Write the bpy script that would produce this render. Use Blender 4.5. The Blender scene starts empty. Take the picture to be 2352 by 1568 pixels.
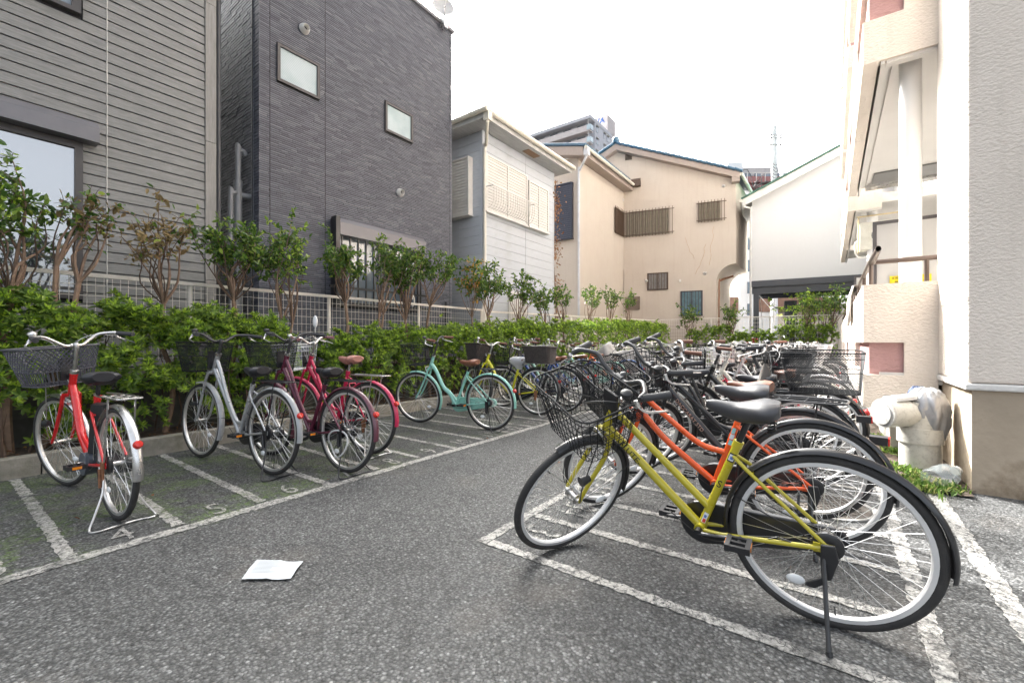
import bpy, math, random
import numpy as np
from mathutils import Matrix, Vector, Euler
rnd = random.Random(7)
nrg = np.random.default_rng(11)
SC = bpy.context.scene
COL = SC.collection
R_ = math.radians
TH = R_(53.7)
CA, SA = math.cos(TH), math.sin(TH)

# ---------------------------------------------------------------- camera, sky, sun, exposure
cam = bpy.data.objects.new('camera', bpy.data.cameras.new('camera')); COL.objects.link(cam)
cam.data.sensor_width = 36; cam.data.lens = 36 * 1000 / 2352
cam.location = (0, 0, 1.1); cam.rotation_euler = (R_(90), 0, 0)
cam.data.clip_start = 0.02; cam.data.clip_end = 1500
SC.camera = cam
SUN_AZ = (-.37, .93); SUN_EL = 40.0
wd = bpy.data.worlds.new('World'); SC.world = wd; wd.use_nodes = True
wn = wd.node_tree.nodes; wl = wd.node_tree.links; wn.clear()
sky = wn.new('ShaderNodeTexSky'); sky.sky_type = 'NISHITA'; sky.sun_disc = False
sky.sun_elevation = R_(SUN_EL); sky.sun_rotation = math.atan2(SUN_AZ[0], SUN_AZ[1])
sky.air_density = 0.55; sky.dust_density = 9.0; sky.ozone_density = 0.0
bg = wn.new('ShaderNodeBackground'); bg.inputs['Strength'].default_value = .15
wo = wn.new('ShaderNodeOutputWorld')
tint = wn.new('ShaderNodeVectorMath'); tint.operation = 'MULTIPLY'; tint.inputs[1].default_value = (.985, 1.01, 1.0)
sat = wn.new('ShaderNodeHueSaturation'); sat.inputs['Saturation'].default_value = .35; wl.new(sky.outputs[0], sat.inputs['Color'])
wl.new(sat.outputs[0], tint.inputs[0]); wl.new(tint.outputs[0], bg.inputs[0]); wl.new(bg.outputs[0], wo.inputs[0])
sun = bpy.data.objects.new('sun', bpy.data.lights.new('sun', 'SUN')); COL.objects.link(sun)
sun.data.energy = 2.5; sun.data.angle = R_(1.5); sun.data.color = (1, .985, .965)
_sd = Vector((SUN_AZ[0] * math.cos(R_(SUN_EL)), SUN_AZ[1] * math.cos(R_(SUN_EL)), math.sin(R_(SUN_EL))))
sun.rotation_euler = _sd.to_track_quat('Z', 'Y').to_euler(); sun.location = _sd * 50
SC.view_settings.view_transform = 'Standard'; SC.view_settings.look = 'None'
SC.view_settings.gamma = 1.0; SC.view_settings.use_curve_mapping = False
SC.view_settings.exposure = 2.62

# ---------------------------------------------------------------- helpers
def W(a, b, z=0.0): return (a * CA - b * SA, a * SA + b * CA, z)
def a_at(u, b):                      # lot coordinate a of the column seen at view column u on the line b = const
    k = (u - 1176) / 1000
    return b * (SA + k * CA) / (CA - k * SA)
def z_at(v, a, b): return 1.1 - (v - 784) / 1000 * (a * SA + b * CA)
ORG = {}
def rodr(ax, t, o):
    return Matrix.Translation(o) @ Matrix.Rotation(t, 4, Vector(ax)) @ Matrix.Translation(-Vector(o))
def smooth(pts, k=6):
    P = [np.array(p, float) for p in pts]
    if len(P) < 3: return P
    out = []
    for i in range(len(P) - 1):
        p0 = P[i - 1] if i else 2 * P[0] - P[1]
        p3 = P[i + 2] if i + 2 < len(P) else 2 * P[-1] - P[-2]
        p1, p2 = P[i], P[i + 1]
        for j in range(k):
            t = j / k
            out.append(.5 * (2 * p1 + (p2 - p0) * t + (2 * p0 - 5 * p1 + 4 * p2 - p3) * t * t + (3 * p1 - p0 - 3 * p2 + p3) * t ** 3))
    out.append(P[-1]); return out
class MB:
    def __init__(s, M=None): s.V = []; s.F = []; s.M = M; s.n = 0; s.mi = []; s.cur = 0
    def add(s, v, f):
        v = np.asarray(v, float).reshape(-1, 3)
        if s.M is not None:
            m = np.array(s.M); v = v @ m[:3, :3].T + m[:3, 3]
        s.V.append(v); n = s.n
        s.F += [tuple(i + n for i in q) for q in f]; s.mi += [s.cur] * len(f)
        s.n += len(v); return s
    def box(s, x0, x1, y0, y1, z0, z1):
        v = [(x0, y0, z0), (x1, y0, z0), (x1, y1, z0), (x0, y1, z0), (x0, y0, z1), (x1, y0, z1), (x1, y1, z1), (x0, y1, z1)]
        return s.add(v, [(0, 3, 2, 1), (4, 5, 6, 7), (0, 1, 5, 4), (1, 2, 6, 5), (2, 3, 7, 6), (3, 0, 4, 7)])
    def prism(s, poly, axis, c0, c1):
        # poly: 2D points; axis 0/1/2 = extrusion axis
        n = len(poly); v = []
        for c in (c0, c1):
            for p in poly:
                q = [p[0], p[1]]; q.insert(axis, c); v.append(q)
        f = [tuple(range(n))[::-1], tuple(range(n, 2 * n))] + [(i, (i + 1) % n, (i + 1) % n + n, i + n) for i in range(n)]
        return s.add(v, f)
    def tube(s, pts, r, n=8, closed=False, caps=True, flat=None):
        P = np.array([np.array(p, float) for p in pts]); m = len(P)
        rr = np.full(m, r) if np.isscalar(r) else np.interp(np.linspace(0, 1, m), np.linspace(0, 1, len(r)), r)
        if closed: T = np.roll(P, -1, 0) - np.roll(P, 1, 0)
        else: T = np.gradient(P, axis=0) if m > 2 else np.array([P[1] - P[0]] * 2)
        T /= np.linalg.norm(T, axis=1)[:, None] + 1e-12
        up = np.array([0, 0, 1.]) if abs(T[0][2]) < .9 else np.array([1., 0, 0])
        N = np.cross(T[0], up); N /= np.linalg.norm(N)
        an = np.linspace(0, 2 * np.pi, n, endpoint=False); V = []
        for i in range(m):
            N = N - T[i] * np.dot(N, T[i]); N /= np.linalg.norm(N) + 1e-12
            B = np.cross(T[i], N)
            fl = 1 if flat is None else flat
            V.append(P[i] + rr[i] * (np.cos(an)[:, None] * N + fl * np.sin(an)[:, None] * B))
        V = np.concatenate(V); F = []
        k = m if closed else m - 1
        for i in range(k):
            a = i * n; b = ((i + 1) % m) * n
            for j in range(n):
                j2 = (j + 1) % n; F.append((a + j, a + j2, b + j2, b + j))
        if not closed and caps and n > 2:
            F.append(tuple(range(n))[::-1]); F.append(tuple(range((m - 1) * n, m * n)))
        return s.add(V, F)
    def cyl(s, p0, p1, r, n=12): return s.tube([p0, p1], r, n)
    def lathe(s, prof, n=24, c=(0, 0, 0), axis='z', close=False):
        an = np.linspace(0, 2 * np.pi, n, endpoint=False); V = []
        for r, h in prof:
            for t in an:
                p = (r * math.cos(t), r * math.sin(t), h)
                if axis == 'y': p = (p[0], h, p[1])
                if axis == 'x': p = (h, p[0], p[1])
                V.append((p[0] + c[0], p[1] + c[1], p[2] + c[2]))
        m = len(prof); F = []
        for i in range(m if close else m - 1):
            a = i * n; b = ((i + 1) % m) * n
            for j in range(n): F.append((a + j, a + (j + 1) % n, b + (j + 1) % n, b + j))
        if not close:
            F.append(tuple(range(n))[::-1]); F.append(tuple(range((m - 1) * n, m * n)))
        return s.add(V, F)
    def ball(s, c, r, n=10, sc=(1, 1, 1)):
        prof = [(max(1e-4, math.sin(math.pi * i / n)), -math.cos(math.pi * i / n)) for i in range(n + 1)]
        an = np.linspace(0, 2 * np.pi, n * 2 - 4, endpoint=False); V = []
        for q, h in prof:
            for t in an: V.append((c[0] + r * sc[0] * q * math.cos(t), c[1] + r * sc[1] * q * math.sin(t), c[2] + r * sc[2] * h))
        k = len(an); F = []
        for i in range(n):
            for j in range(k): F.append((i * k + j, i * k + (j + 1) % k, (i + 1) * k + (j + 1) % k, (i + 1) * k + j))
        return s.add(V, F)
    def grid(s, G, closed_u=False):
        G = np.asarray(G, float); a, b = G.shape[:2]; F = []
        for i in range(a - 1):
            for j in range(b if closed_u else b - 1):
                F.append((i * b + j, i * b + (j + 1) % b, (i + 1) * b + (j + 1) % b, (i + 1) * b + j))
        return s.add(G.reshape(-1, 3), F)
    def mesh(s, name, mats, org=(0, 0, 0), sm=False):
        V = np.concatenate(s.V) - np.array(org)
        me = bpy.data.meshes.new(name); me.from_pydata(V.tolist(), [], s.F)
        mats = mats if isinstance(mats, (list, tuple)) else [mats]
        for m in mats: me.materials.append(m)
        if len(mats) > 1: me.polygons.foreach_set('material_index', s.mi)
        if sm:
            me.polygons.foreach_set('use_smooth', [True] * len(me.polygons))
            if sm != 'all': me.set_sharp_from_angle(angle=R_(38))
        me.update(); return me
    def part(s, name, mats, parent, sm=True, label=None, kind=None, loc=None):
        me = s.mesh(name, mats, ORG[parent.name], sm)
        return link(name, me, parent, label, kind, loc)
def link(name, me, parent, label=None, kind=None, loc=None):
    o = bpy.data.objects.new(name, me); COL.objects.link(o); o.parent = parent
    ORG[o.name] = ORG[parent.name]
    if loc is not None: o.location = loc; ORG[o.name] = tuple(ORG[parent.name][i] + loc[i] for i in range(3))
    if label: o['label'] = label
    if kind: o['kind'] = kind
    return o
def tag(o, label=None, cat=None, group=None, kind=None):
    for k, v in (('label', label), ('category', cat), ('group', group), ('kind', kind)):
        if v: o[k] = v
    return o
def thing(name, label, cat, base=(0, 0, 0), group=None, kind=None):        # lot frame
    o = bpy.data.objects.new(name, None); COL.objects.link(o); o.empty_display_size = .1
    o.location = W(*base); o.rotation_euler = (0, 0, TH); ORG[o.name] = tuple(base)
    return tag(o, label, cat, group, kind)
def wthing(name, label, cat, loc, rot, group=None):                         # own frame
    o = bpy.data.objects.new(name, None); COL.objects.link(o); o.empty_display_size = .1
    o.location = loc; o.rotation_euler = rot; ORG[o.name] = (0, 0, 0)
    return tag(o, label, cat, group)
def solo(mb, name, mats, base, label=None, cat=None, group=None, kind=None, sm=True):   # one-mesh thing in the lot frame
    o = bpy.data.objects.new(name, mb.mesh(name, mats, base, sm)); COL.objects.link(o)
    o.location = W(*base); o.rotation_euler = (0, 0, TH); ORG[o.name] = tuple(base)
    return tag(o, label, cat, group, kind)
def copy_tree(o, parent=None):
    c = o.copy(); COL.objects.link(c); c.parent = parent
    for ch in list(o.children): copy_tree(ch, c)
    return c
def text_part(name, s, size, M, mat, parent, ext=.0006, align='CENTER', sx=1.0):
    cu = bpy.data.curves.new(name, 'FONT'); cu.body = s; cu.size = size; cu.extrude = ext
    cu.align_x = align; cu.align_y = 'CENTER'; cu.resolution_u = 3
    t = bpy.data.objects.new(name, cu); COL.objects.link(t)
    dg = bpy.context.evaluated_depsgraph_get()
    me = bpy.data.meshes.new_from_object(t.evaluated_get(dg)); bpy.data.objects.remove(t)
    me.name = name
    me.transform(M @ Matrix.Diagonal((sx, 1, 1, 1)))
    if parent is not None:
        o_ = ORG[parent.name]; me.transform(Matrix.Translation((-o_[0], -o_[1], -o_[2])))
    me.materials.clear(); me.materials.append(mat)
    if parent is None: return me
    return link(name, me, parent)
def frame_mat(o, ex, ey, ez=None):
    ex = Vector(ex).normalized(); ey = Vector(ey).normalized(); ez = ex.cross(ey)
    M = Matrix.Identity(4)
    for i in range(3): M[i][0] = ex[i]; M[i][1] = ey[i]; M[i][2] = ez[i]; M[i][3] = o[i]
    return M

# ---------------------------------------------------------------- materials
_MC = {}
def nodes(name):
    m = bpy.data.materials.new(name); m.use_nodes = True
    nt = m.node_tree; b = nt.nodes['Principled BSDF']
    return m, nt.nodes, nt.links, b
def mat(name, c, rough=.5, metal=0., var=.12, scale=6., bump=0., bscale=60., coat=0., spec=.5, dirt=None, dscale=3., damt=.3, stretch=None, alpha=None, trans=0.):
    if name in _MC: return _MC[name]
    m, N, L, b = nodes(name)
    tc = N.new('ShaderNodeTexCoord'); src = tc.outputs['Object']
    if stretch:
        mp = N.new('ShaderNodeMapping'); mp.inputs['Scale'].default_value = stretch; L.new(src, mp.inputs[0]); src2 = mp.outputs[0]
    else: src2 = src
    nz = N.new('ShaderNodeTexNoise'); nz.inputs['Scale'].default_value = scale; nz.inputs['Detail'].default_value = 5; L.new(src2, nz.inputs['Vector'])
    mr = N.new('ShaderNodeMapRange'); mr.inputs[1].default_value = .3; mr.inputs[2].default_value = .7
    mr.inputs[3].default_value = 1 - var; mr.inputs[4].default_value = 1 + var; L.new(nz.outputs['Fac'], mr.inputs[0])
    mx = N.new('ShaderNodeVectorMath'); mx.operation = 'SCALE'; mx.inputs[0].default_value = c[:3]; L.new(mr.outputs[0], mx.inputs['Scale'])
    cs = mx.outputs[0]
    if dirt:
        n2 = N.new('ShaderNodeTexNoise'); n2.inputs['Scale'].default_value = dscale; n2.inputs['Detail'].default_value = 8; n2.inputs['Roughness'].default_value = .7; L.new(src, n2.inputs['Vector'])
        m2 = N.new('ShaderNodeMapRange'); m2.inputs[1].default_value = .5; m2.inputs[2].default_value = .7; m2.inputs[4].default_value = damt; L.new(n2.outputs['Fac'], m2.inputs[0])
        mi = N.new('ShaderNodeMix'); mi.data_type = 'RGBA'; L.new(m2.outputs[0], mi.inputs[0]); L.new(cs, mi.inputs[6]); mi.inputs[7].default_value = (*dirt, 1); cs = mi.outputs[2]
    L.new(cs, b.inputs['Base Color'])
    r2 = N.new('ShaderNodeMapRange'); r2.inputs[3].default_value = max(.02, rough - .08); r2.inputs[4].default_value = min(1, rough + .1); L.new(nz.outputs['Fac'], r2.inputs[0]); L.new(r2.outputs[0], b.inputs['Roughness'])
    b.inputs['Metallic'].default_value = metal; b.inputs['Coat Weight'].default_value = coat; b.inputs['Specular IOR Level'].default_value = spec
    if trans: b.inputs['Transmission Weight'].default_value = trans
    if alpha is not None: b.inputs['Alpha'].default_value = alpha
    if bump:
        n3 = N.new('ShaderNodeTexNoise'); n3.inputs['Scale'].default_value = bscale; n3.inputs['Detail'].default_value = 4; L.new(src2, n3.inputs['Vector'])
        bp = N.new('ShaderNodeBump'); bp.inputs['Strength'].default_value = min(1, bump); bp.inputs['Distance'].default_value = .01; L.new(n3.outputs['Fac'], bp.inputs['Height']); L.new(bp.outputs[0], b.inputs['Normal'])
    _MC[name] = m; return m
def island_mat(name, cols, rough=.45, spec=.5, trans=False, bump=0):
    m, N, L, b = nodes(name)
    g = N.new('ShaderNodeNewGeometry'); cr = N.new('ShaderNodeValToRGB'); cr.color_ramp.interpolation = 'LINEAR'
    e = cr.color_ramp.elements
    e[0].color = (*cols[0][1], 1); e[0].position = cols[0][0]; e[1].color = (*cols[-1][1], 1); e[1].position = cols[-1][0]
    for p, c in cols[1:-1]:
        k = e.new(p); k.color = (*c, 1)
    L.new(g.outputs['Random Per Island'], cr.inputs[0]); L.new(cr.outputs[0], b.inputs['Base Color'])
    b.inputs['Roughness'].default_value = rough; b.inputs['Specular IOR Level'].default_value = spec
    if trans:
        t = N.new('ShaderNodeBsdfTranslucent'); mx = N.new('ShaderNodeMixShader'); mx.inputs[0].default_value = .42
        br = N.new('ShaderNodeHueSaturation'); br.inputs['Value'].default_value = 1.6; L.new(cr.outputs[0], br.inputs['Color']); L.new(br.outputs[0], t.inputs['Color'])
        L.new(b.outputs[0], mx.inputs[1]); L.new(t.outputs[0], mx.inputs[2])
        L.new(mx.outputs[0], N['Material Output'].inputs['Surface'])
    if bump:
        tc = N.new('ShaderNodeTexCoord'); n3 = N.new('ShaderNodeTexNoise'); n3.inputs['Scale'].default_value = bump; L.new(tc.outputs['Object'], n3.inputs['Vector'])
        bp = N.new('ShaderNodeBump'); bp.inputs['Strength'].default_value = .6; bp.inputs['Distance'].default_value = .004; L.new(n3.outputs['Fac'], bp.inputs['Height']); L.new(bp.outputs[0], b.inputs['Normal'])
    return m
def math_n(N, L, op, a, b=None):
    k = N.new('ShaderNodeMath'); k.operation = op
    for i, v in enumerate((a, b)):
        if v is None: continue
        if isinstance(v, (int, float)): k.inputs[i].default_value = v
        else: L.new(v, k.inputs[i])
    return k.outputs[0]
def mixc(N, L, f, a, b):
    k = N.new('ShaderNodeMix'); k.data_type = 'RGBA'
    for s, v in ((k.inputs[0], f), (k.inputs[6], a), (k.inputs[7], b)):
        if isinstance(v, (int, float)): s.default_value = v
        elif isinstance(v, tuple): s.default_value = (*v, 1)
        else: L.new(v, s)
    return k.outputs[2]
def ramp(N, L, f, x0, x1, y0=0., y1=1.):
    k = N.new('ShaderNodeMapRange'); k.inputs[1].default_value = x0; k.inputs[2].default_value = x1; k.inputs[3].default_value = y0; k.inputs[4].default_value = y1
    L.new(f, k.inputs[0]); return k.outputs[0]
def noise(N, L, v, sc, det=4, ro=.5):
    k = N.new('ShaderNodeTexNoise'); k.inputs['Scale'].default_value = sc; k.inputs['Detail'].default_value = det; k.inputs['Roughness'].default_value = ro
    L.new(v, k.inputs['Vector']); return k.outputs['Fac']
def asphalt(name, paint=False):
    m, N, L, b = nodes(name)
    # position turned into the lot frame, so that sheets and ground share one pattern
    g = N.new('ShaderNodeNewGeometry'); vr = N.new('ShaderNodeVectorRotate'); vr.rotation_type = 'Z_AXIS'; vr.inputs['Angle'].default_value = -TH
    L.new(g.outputs['Position'], vr.inputs['Vector'])
    fl = N.new('ShaderNodeVectorMath'); fl.operation = 'MULTIPLY'; fl.inputs[1].default_value = (1, 1, 0); L.new(vr.outputs[0], fl.inputs[0]); P = fl.outputs[0]
    sep = N.new('ShaderNodeSeparateXYZ'); L.new(P, sep.inputs[0])
    vo = N.new('ShaderNodeTexVoronoi'); vo.inputs['Scale'].default_value = 76; L.new(P, vo.inputs['Vector'])
    vo2 = N.new('ShaderNodeTexVoronoi'); vo2.inputs['Scale'].default_value = 160; L.new(P, vo2.inputs['Vector'])
    sx = N.new('ShaderNodeSeparateColor'); L.new(vo.outputs['Color'], sx.inputs[0])
    sx2 = N.new('ShaderNodeSeparateColor'); L.new(vo2.outputs['Color'], sx2.inputs[0])
    big = noise(N, L, P, .9, 5, .6); mid = noise(N, L, P, 7, 4, .6)
    st = ramp(N, L, sx.outputs[0], 0, 1, .055, .165)
    st = math_n(N, L, 'ADD', st, ramp(N, L, sx.outputs[1], .90, 1.0, 0, .15))
    st = math_n(N, L, 'MULTIPLY', st, ramp(N, L, sx2.outputs[0], 0, 1, .75, 1.25))
    gap = ramp(N, L, vo.outputs['Distance'], .35, .62, 1, .42)
    st = math_n(N, L, 'MULTIPLY', st, gap)
    st = math_n(N, L, 'MULTIPLY', st, ramp(N, L, big, .3, .7, .8, 1.2))
    st = math_n(N, L, 'MULTIPLY', st, ramp(N, L, mid, .3, .7, .88, 1.12))
    inst = ramp(N, L, math_n(N, L, 'ADD', sep.outputs[1], ramp(N, L, mid, 0, 1, -.12, .12)), 3.0, 3.12)
    st = math_n(N, L, 'MULTIPLY', st, ramp(N, L, inst, 0, 1, .90, .84))
    cc = N.new('ShaderNodeCombineColor')
    ckn = N.new('ShaderNodeTexNoise'); ckn.inputs['Scale'].default_value = 2.2; ckn.inputs['Detail'].default_value = 6; L.new(P, ckn.inputs['Vector'])
    cks = N.new('ShaderNodeVectorMath'); cks.operation = 'SCALE'; cks.inputs['Scale'].default_value = .55; L.new(ckn.outputs['Color'], cks.inputs[0]); cka = N.new('ShaderNodeVectorMath'); L.new(P, cka.inputs[0]); L.new(cks.outputs[0], cka.inputs[1])
    ckv = N.new('ShaderNodeTexVoronoi'); ckv.feature = 'DISTANCE_TO_EDGE'; ckv.inputs['Scale'].default_value = .42; L.new(cka.outputs[0], ckv.inputs['Vector'])
    crk = math_n(N, L, 'MAXIMUM', ramp(N, L, ckv.outputs['Distance'], .0, .0035), ramp(N, L, noise(N, L, P, .8, 3, .5), .40, .50))
    st = math_n(N, L, 'MULTIPLY', st, ramp(N, L, crk, 0, 1, .45, 1))
    st = math_n(N, L, 'MULTIPLY', st, ramp(N, L, noise(N, L, P, .35, 4, .5), .35, .65, .84, 1.16))
    pt = noise(N, L, P, 3.1, 7, .7); st = math_n(N, L, 'MULTIPLY', st, ramp(N, L, pt, .58, .70, 1, .72))
    L.new(math_n(N, L, 'MULTIPLY', st, .99), cc.inputs[0]); L.new(st, cc.inputs[1]); L.new(math_n(N, L, 'MULTIPLY', st, .985), cc.inputs[2])
    col = cc.outputs[0]
    # moss in the left stalls
    mo = ramp(N, L, noise(N, L, P, 2.3, 8, .7), .46, .58)
    mo = math_n(N, L, 'MULTIPLY', mo, ramp(N, L, noise(N, L, P, 30, 4, .7), .42, .6))
    mo = math_n(N, L, 'MULTIPLY', mo, inst); mo = math_n(N, L, 'MULTIPLY', mo, ramp(N, L, sep.outputs[0], 2.4, 3.0, 1, .35))
    mo = math_n(N, L, 'MULTIPLY', mo, ramp(N, L, sep.outputs[1], 5.4, 5.6, 1, 0))
    col = mixc(N, L, math_n(N, L, 'MULTIPLY', mo, .75), col, (.09, .15, .02))
    # brown stain
    sn = ramp(N, L, noise(N, L, P, 1.4, 6, .6), .56, .7, 0, .35)
    col = mixc(N, L, sn, col, (.105, .09, .075))
    h = math_n(N, L, 'SUBTRACT', 1.0, ramp(N, L, vo.outputs['Distance'], .1, .7))
    h = math_n(N, L, 'ADD', h, math_n(N, L, 'MULTIPLY', sx.outputs[2], .6))
    rough = ramp(N, L, sx2.outputs[1], 0, 1, .5, .9)
    if paint:
        cr = ramp(N, L, noise(N, L, P, 34, 8, .8), .42, .50)
        cr2 = ramp(N, L, noise(N, L, P, 3.5, 6, .7), .34, .47)
        vc = N.new('ShaderNodeTexVoronoi'); vc.feature = 'DISTANCE_TO_EDGE'; vc.inputs['Scale'].default_value = 21
        nv = N.new('ShaderNodeTexNoise'); nv.inputs['Scale'].default_value = 14; L.new(P, nv.inputs['Vector']); nm = N.new('ShaderNodeVectorMath'); nm.operation = 'SCALE'; nm.inputs['Scale'].default_value = .09; L.new(nv.outputs['Color'], nm.inputs[0]); na = N.new('ShaderNodeVectorMath'); L.new(P, na.inputs[0]); L.new(nm.outputs[0], na.inputs[1]); L.new(na.outputs[0], vc.inputs['Vector'])
        ck = math_n(N, L, 'MAXIMUM', ramp(N, L, vc.outputs['Distance'], .01, .045), ramp(N, L, noise(N, L, P, 5, 3, .5), .42, .55))
        pk = math_n(N, L, 'MULTIPLY', math_n(N, L, 'MULTIPLY', cr, cr2), ck)
        pc = mixc(N, L, noise(N, L, P, 40, 4, .6), (.34, .325, .30), (.54, .525, .49))
        wear = ramp(N, L, gap, .42, .7, .7, 1)
        pk = math_n(N, L, 'MULTIPLY', pk, wear)
        col = mixc(N, L, pk, col, pc)
        h = math_n(N, L, 'MULTIPLY', h, ramp(N, L, pk, 0, 1, 1, .5))
    L.new(col, b.inputs['Base Color']); L.new(rough, b.inputs['Roughness'])
    bp = N.new('ShaderNodeBump'); bp.inputs['Strength'].default_value = .9; bp.inputs['Distance'].default_value = .005; L.new(h, bp.inputs['Height']); L.new(bp.outputs[0], b.inputs['Normal'])
    return m
M_ASPH = asphalt('asphalt'); M_PAINT = asphalt('worn white paint', True)
def stucco(name, c, bscale=28, strength=.6, stain=(.3, .27, .22), damt=.15, dist=.012, rough=.85):
    if name in _MC: return _MC[name]
    m, N, L, b = nodes(name)
    tc = N.new('ShaderNodeTexCoord'); P = tc.outputs['Object']
    mp = N.new('ShaderNodeMapping'); mp.inputs['Scale'].default_value = (1, 1, 1.6); L.new(P, mp.inputs[0])
    n1 = noise(N, L, mp.outputs[0], bscale, 5, .6); n2 = noise(N, L, P, 1.1, 6, .6)
    mp2 = N.new('ShaderNodeMapping'); mp2.inputs['Scale'].default_value = (5, 5, .5); L.new(P, mp2.inputs[0]); n3 = noise(N, L, mp2.outputs[0], 1.5, 5, .6)
    col = mixc(N, L, ramp(N, L, n2, .4, .75, 0, damt), c, stain)
    col = mixc(N, L, ramp(N, L, n3, .52, .75, 0, damt), col, stain)
    L.new(col, b.inputs['Base Color']); b.inputs['Roughness'].default_value = rough; b.inputs['Specular IOR Level'].default_value = .25
    bp = N.new('ShaderNodeBump'); bp.inputs['Strength'].default_value = strength; bp.inputs['Distance'].default_value = dist; L.new(ramp(N, L, n1, .3, .7), bp.inputs['Height']); L.new(bp.outputs[0], b.inputs['Normal'])
    _MC[name] = m; return m

M_STUC = stucco('rough cream stucco', (.73, .655, .58), 34, .8, (.42, .37, .31), .22, .009)
M_STUCW = stucco('white painted render', (.66, .64, .61), 22, .4, (.5, .47, .43), .15)
M_PINK = stucco('dusty pink stucco', (.42, .25, .24), 16, .8, (.3, .2, .18), .1)
M_SOFFIT = mat('painted soffit', (.57, .55, .525), .7, var=.04, scale=2)
M_BASEC = mat('stained concrete plinth', (.40, .33, .25), .85, var=.14, scale=2.2, bump=.35, bscale=25, dirt=(.17, .125, .08), dscale=1.7, damt=.95, spec=.2)
M_BEIGE = stucco('beige stucco', (.52, .455, .39), 12, .35, (.38, .30, .24), .22, .01)
M_FARW = stucco('white render of far gable', (.60, .60, .60), 10, .25, (.55, .52, .5), .12, .01)
M_TRIMB = mat('taupe barge board', (.33, .27, .235), .6, var=.06)
M_CONC = mat('concrete kerb', (.27, .25, .21), .9, var=.2, scale=9, bump=.5, bscale=90, dirt=(.10, .10, .05), dscale=4, damt=.7)
M_BLOCK = mat('dark block wall', (.10, .095, .085), .9, var=.25, scale=5, bump=.4, bscale=50, dirt=(.05, .055, .03), damt=.6)
M_LEDGE = mat('pale concrete ledge', (.42, .39, .34), .8, var=.1, dirt=(.2, .18, .15))
M_SOIL = mat('dark garden soil', (.085, .062, .045), .95, var=.5, scale=25, bump=1, bscale=45)
M_FENCE = mat('off-white fence steel', (.74, .69, .63), .45, var=.08, dirt=(.35, .25, .18), dscale=12, damt=.3)
M_BLKM = mat('black painted steel', (.012, .012, .014), .32, var=.1, coat=.3)
M_BLKP = mat('black plastic', (.02, .02, .022), .45, var=.15)
M_RUB = mat('tyre rubber', (.028, .027, .027), .75, var=.2, scale=20, bump=.3, bscale=300, dirt=(.09, .08, .07), dscale=9, damt=.4)
M_CHR = mat('brushed steel', (.62, .61, .60), .28, 1., var=.08, scale=20, dirt=(.3, .22, .15), dscale=25, damt=.25)
M_RIM = mat('alloy rim', (.72, .71, .70), .38, .85, var=.05, dirt=(.4, .35, .3), dscale=14, damt=.2)
M_SPK = mat('spoke steel', (.75, .75, .75), .3, .9, var=.05)
M_SADG = mat('grey vinyl saddle', (.05, .05, .055), .38, var=.08, scale=4, bump=.08, bscale=500)
M_SADK = mat('black vinyl saddle', (.02, .02, .024), .36, var=.1, bump=.08, bscale=400)
M_SADB = mat('brown vinyl saddle', (.17, .065, .035), .45, var=.12)
M_SADP = mat('pinkish brown saddle', (.33, .15, .12), .5, var=.12)
M_GRIPK = mat('black grip rubber', (.035, .035, .038), .6, var=.1, bump=.3, bscale=400)
M_GRIPB = mat('brown grip rubber', (.16, .07, .045), .6, var=.15, bump=.2, bscale=300)
M_REDR = mat('red reflector', (.62, .02, .012), .15, var=.1, coat=.6)
M_AMB = mat('amber reflector', (.9, .28, .02), .2, var=.1, coat=.5)
M_WREF = mat('clear reflector', (.75, .77, .78), .12, var=.05, coat=.6)
M_BARG = mat('dark grey handlebar', (.06, .06, .062), .38, .4, var=.1)
M_WICK = mat('brown grey wicker', (.055, .045, .042), .55, var=.3, scale=30)
M_RESIN = mat('dark grey resin', (.075, .075, .09), .4, var=.1)
M_WIREG = mat('grey coated wire', (.16, .17, .18), .35, .5)
M_WIREK = mat('black coated wire', (.012, .013, .015), .55, 0, spec=.2)
M_WIREL = mat('steel wire', (.55, .55, .56), .3, .8)
M_CABLE = mat('cable housing', (.03, .03, .03), .4)
M_CABLEW = mat('grey cable housing', (.5, .5, .5), .4)
M_RUST = mat('rusty steel', (.22, .10, .05), .7, .3, var=.4, scale=40)
M_PIPEC = mat('cream plastic pipe', (.58, .56, .50), .4, var=.05, dirt=(.12, .1, .07), dscale=30, damt=.4)
M_PIPEG = mat('grey downpipe', (.20, .205, .215), .35, var=.06)
M_PIPEK = mat('charcoal downpipe', (.035, .036, .04), .35, var=.06)
M_GUTT = mat('cream gutter', (.60, .57, .49), .4, var=.1, dirt=(.25, .22, .17), dscale=6, damt=.4)
M_ALUW = mat('off-white aluminium', (.60, .58, .545), .45, var=.05)
M_FRAMEK = mat('charcoal window frame', (.055, .05, .05), .4, var=.06)
M_FRAMEB = mat('bronze window frame', (.10, .065, .045), .4, .3, var=.08)
M_SHUT = mat('taupe shutter box', (.165, .16, .17), .35, .3, var=.04)
def glass_mat(name, c, rough=.03, spec=.9):
    m, N, L, b = nodes(name); b.inputs['Base Color'].default_value = (*c, 1); b.inputs['Roughness'].default_value = rough
    b.inputs['Specular IOR Level'].default_value = spec; b.inputs['IOR'].default_value = 1.7; return m
M_GLASSD = glass_mat('dark window glass', (.05, .055, .065)); M_GLASSD.node_tree.nodes['Principled BSDF'].inputs['IOR'].default_value = 2.6; M_GLASSB = glass_mat('blue grey window glass', (.10, .13, .16), .08)
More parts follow.
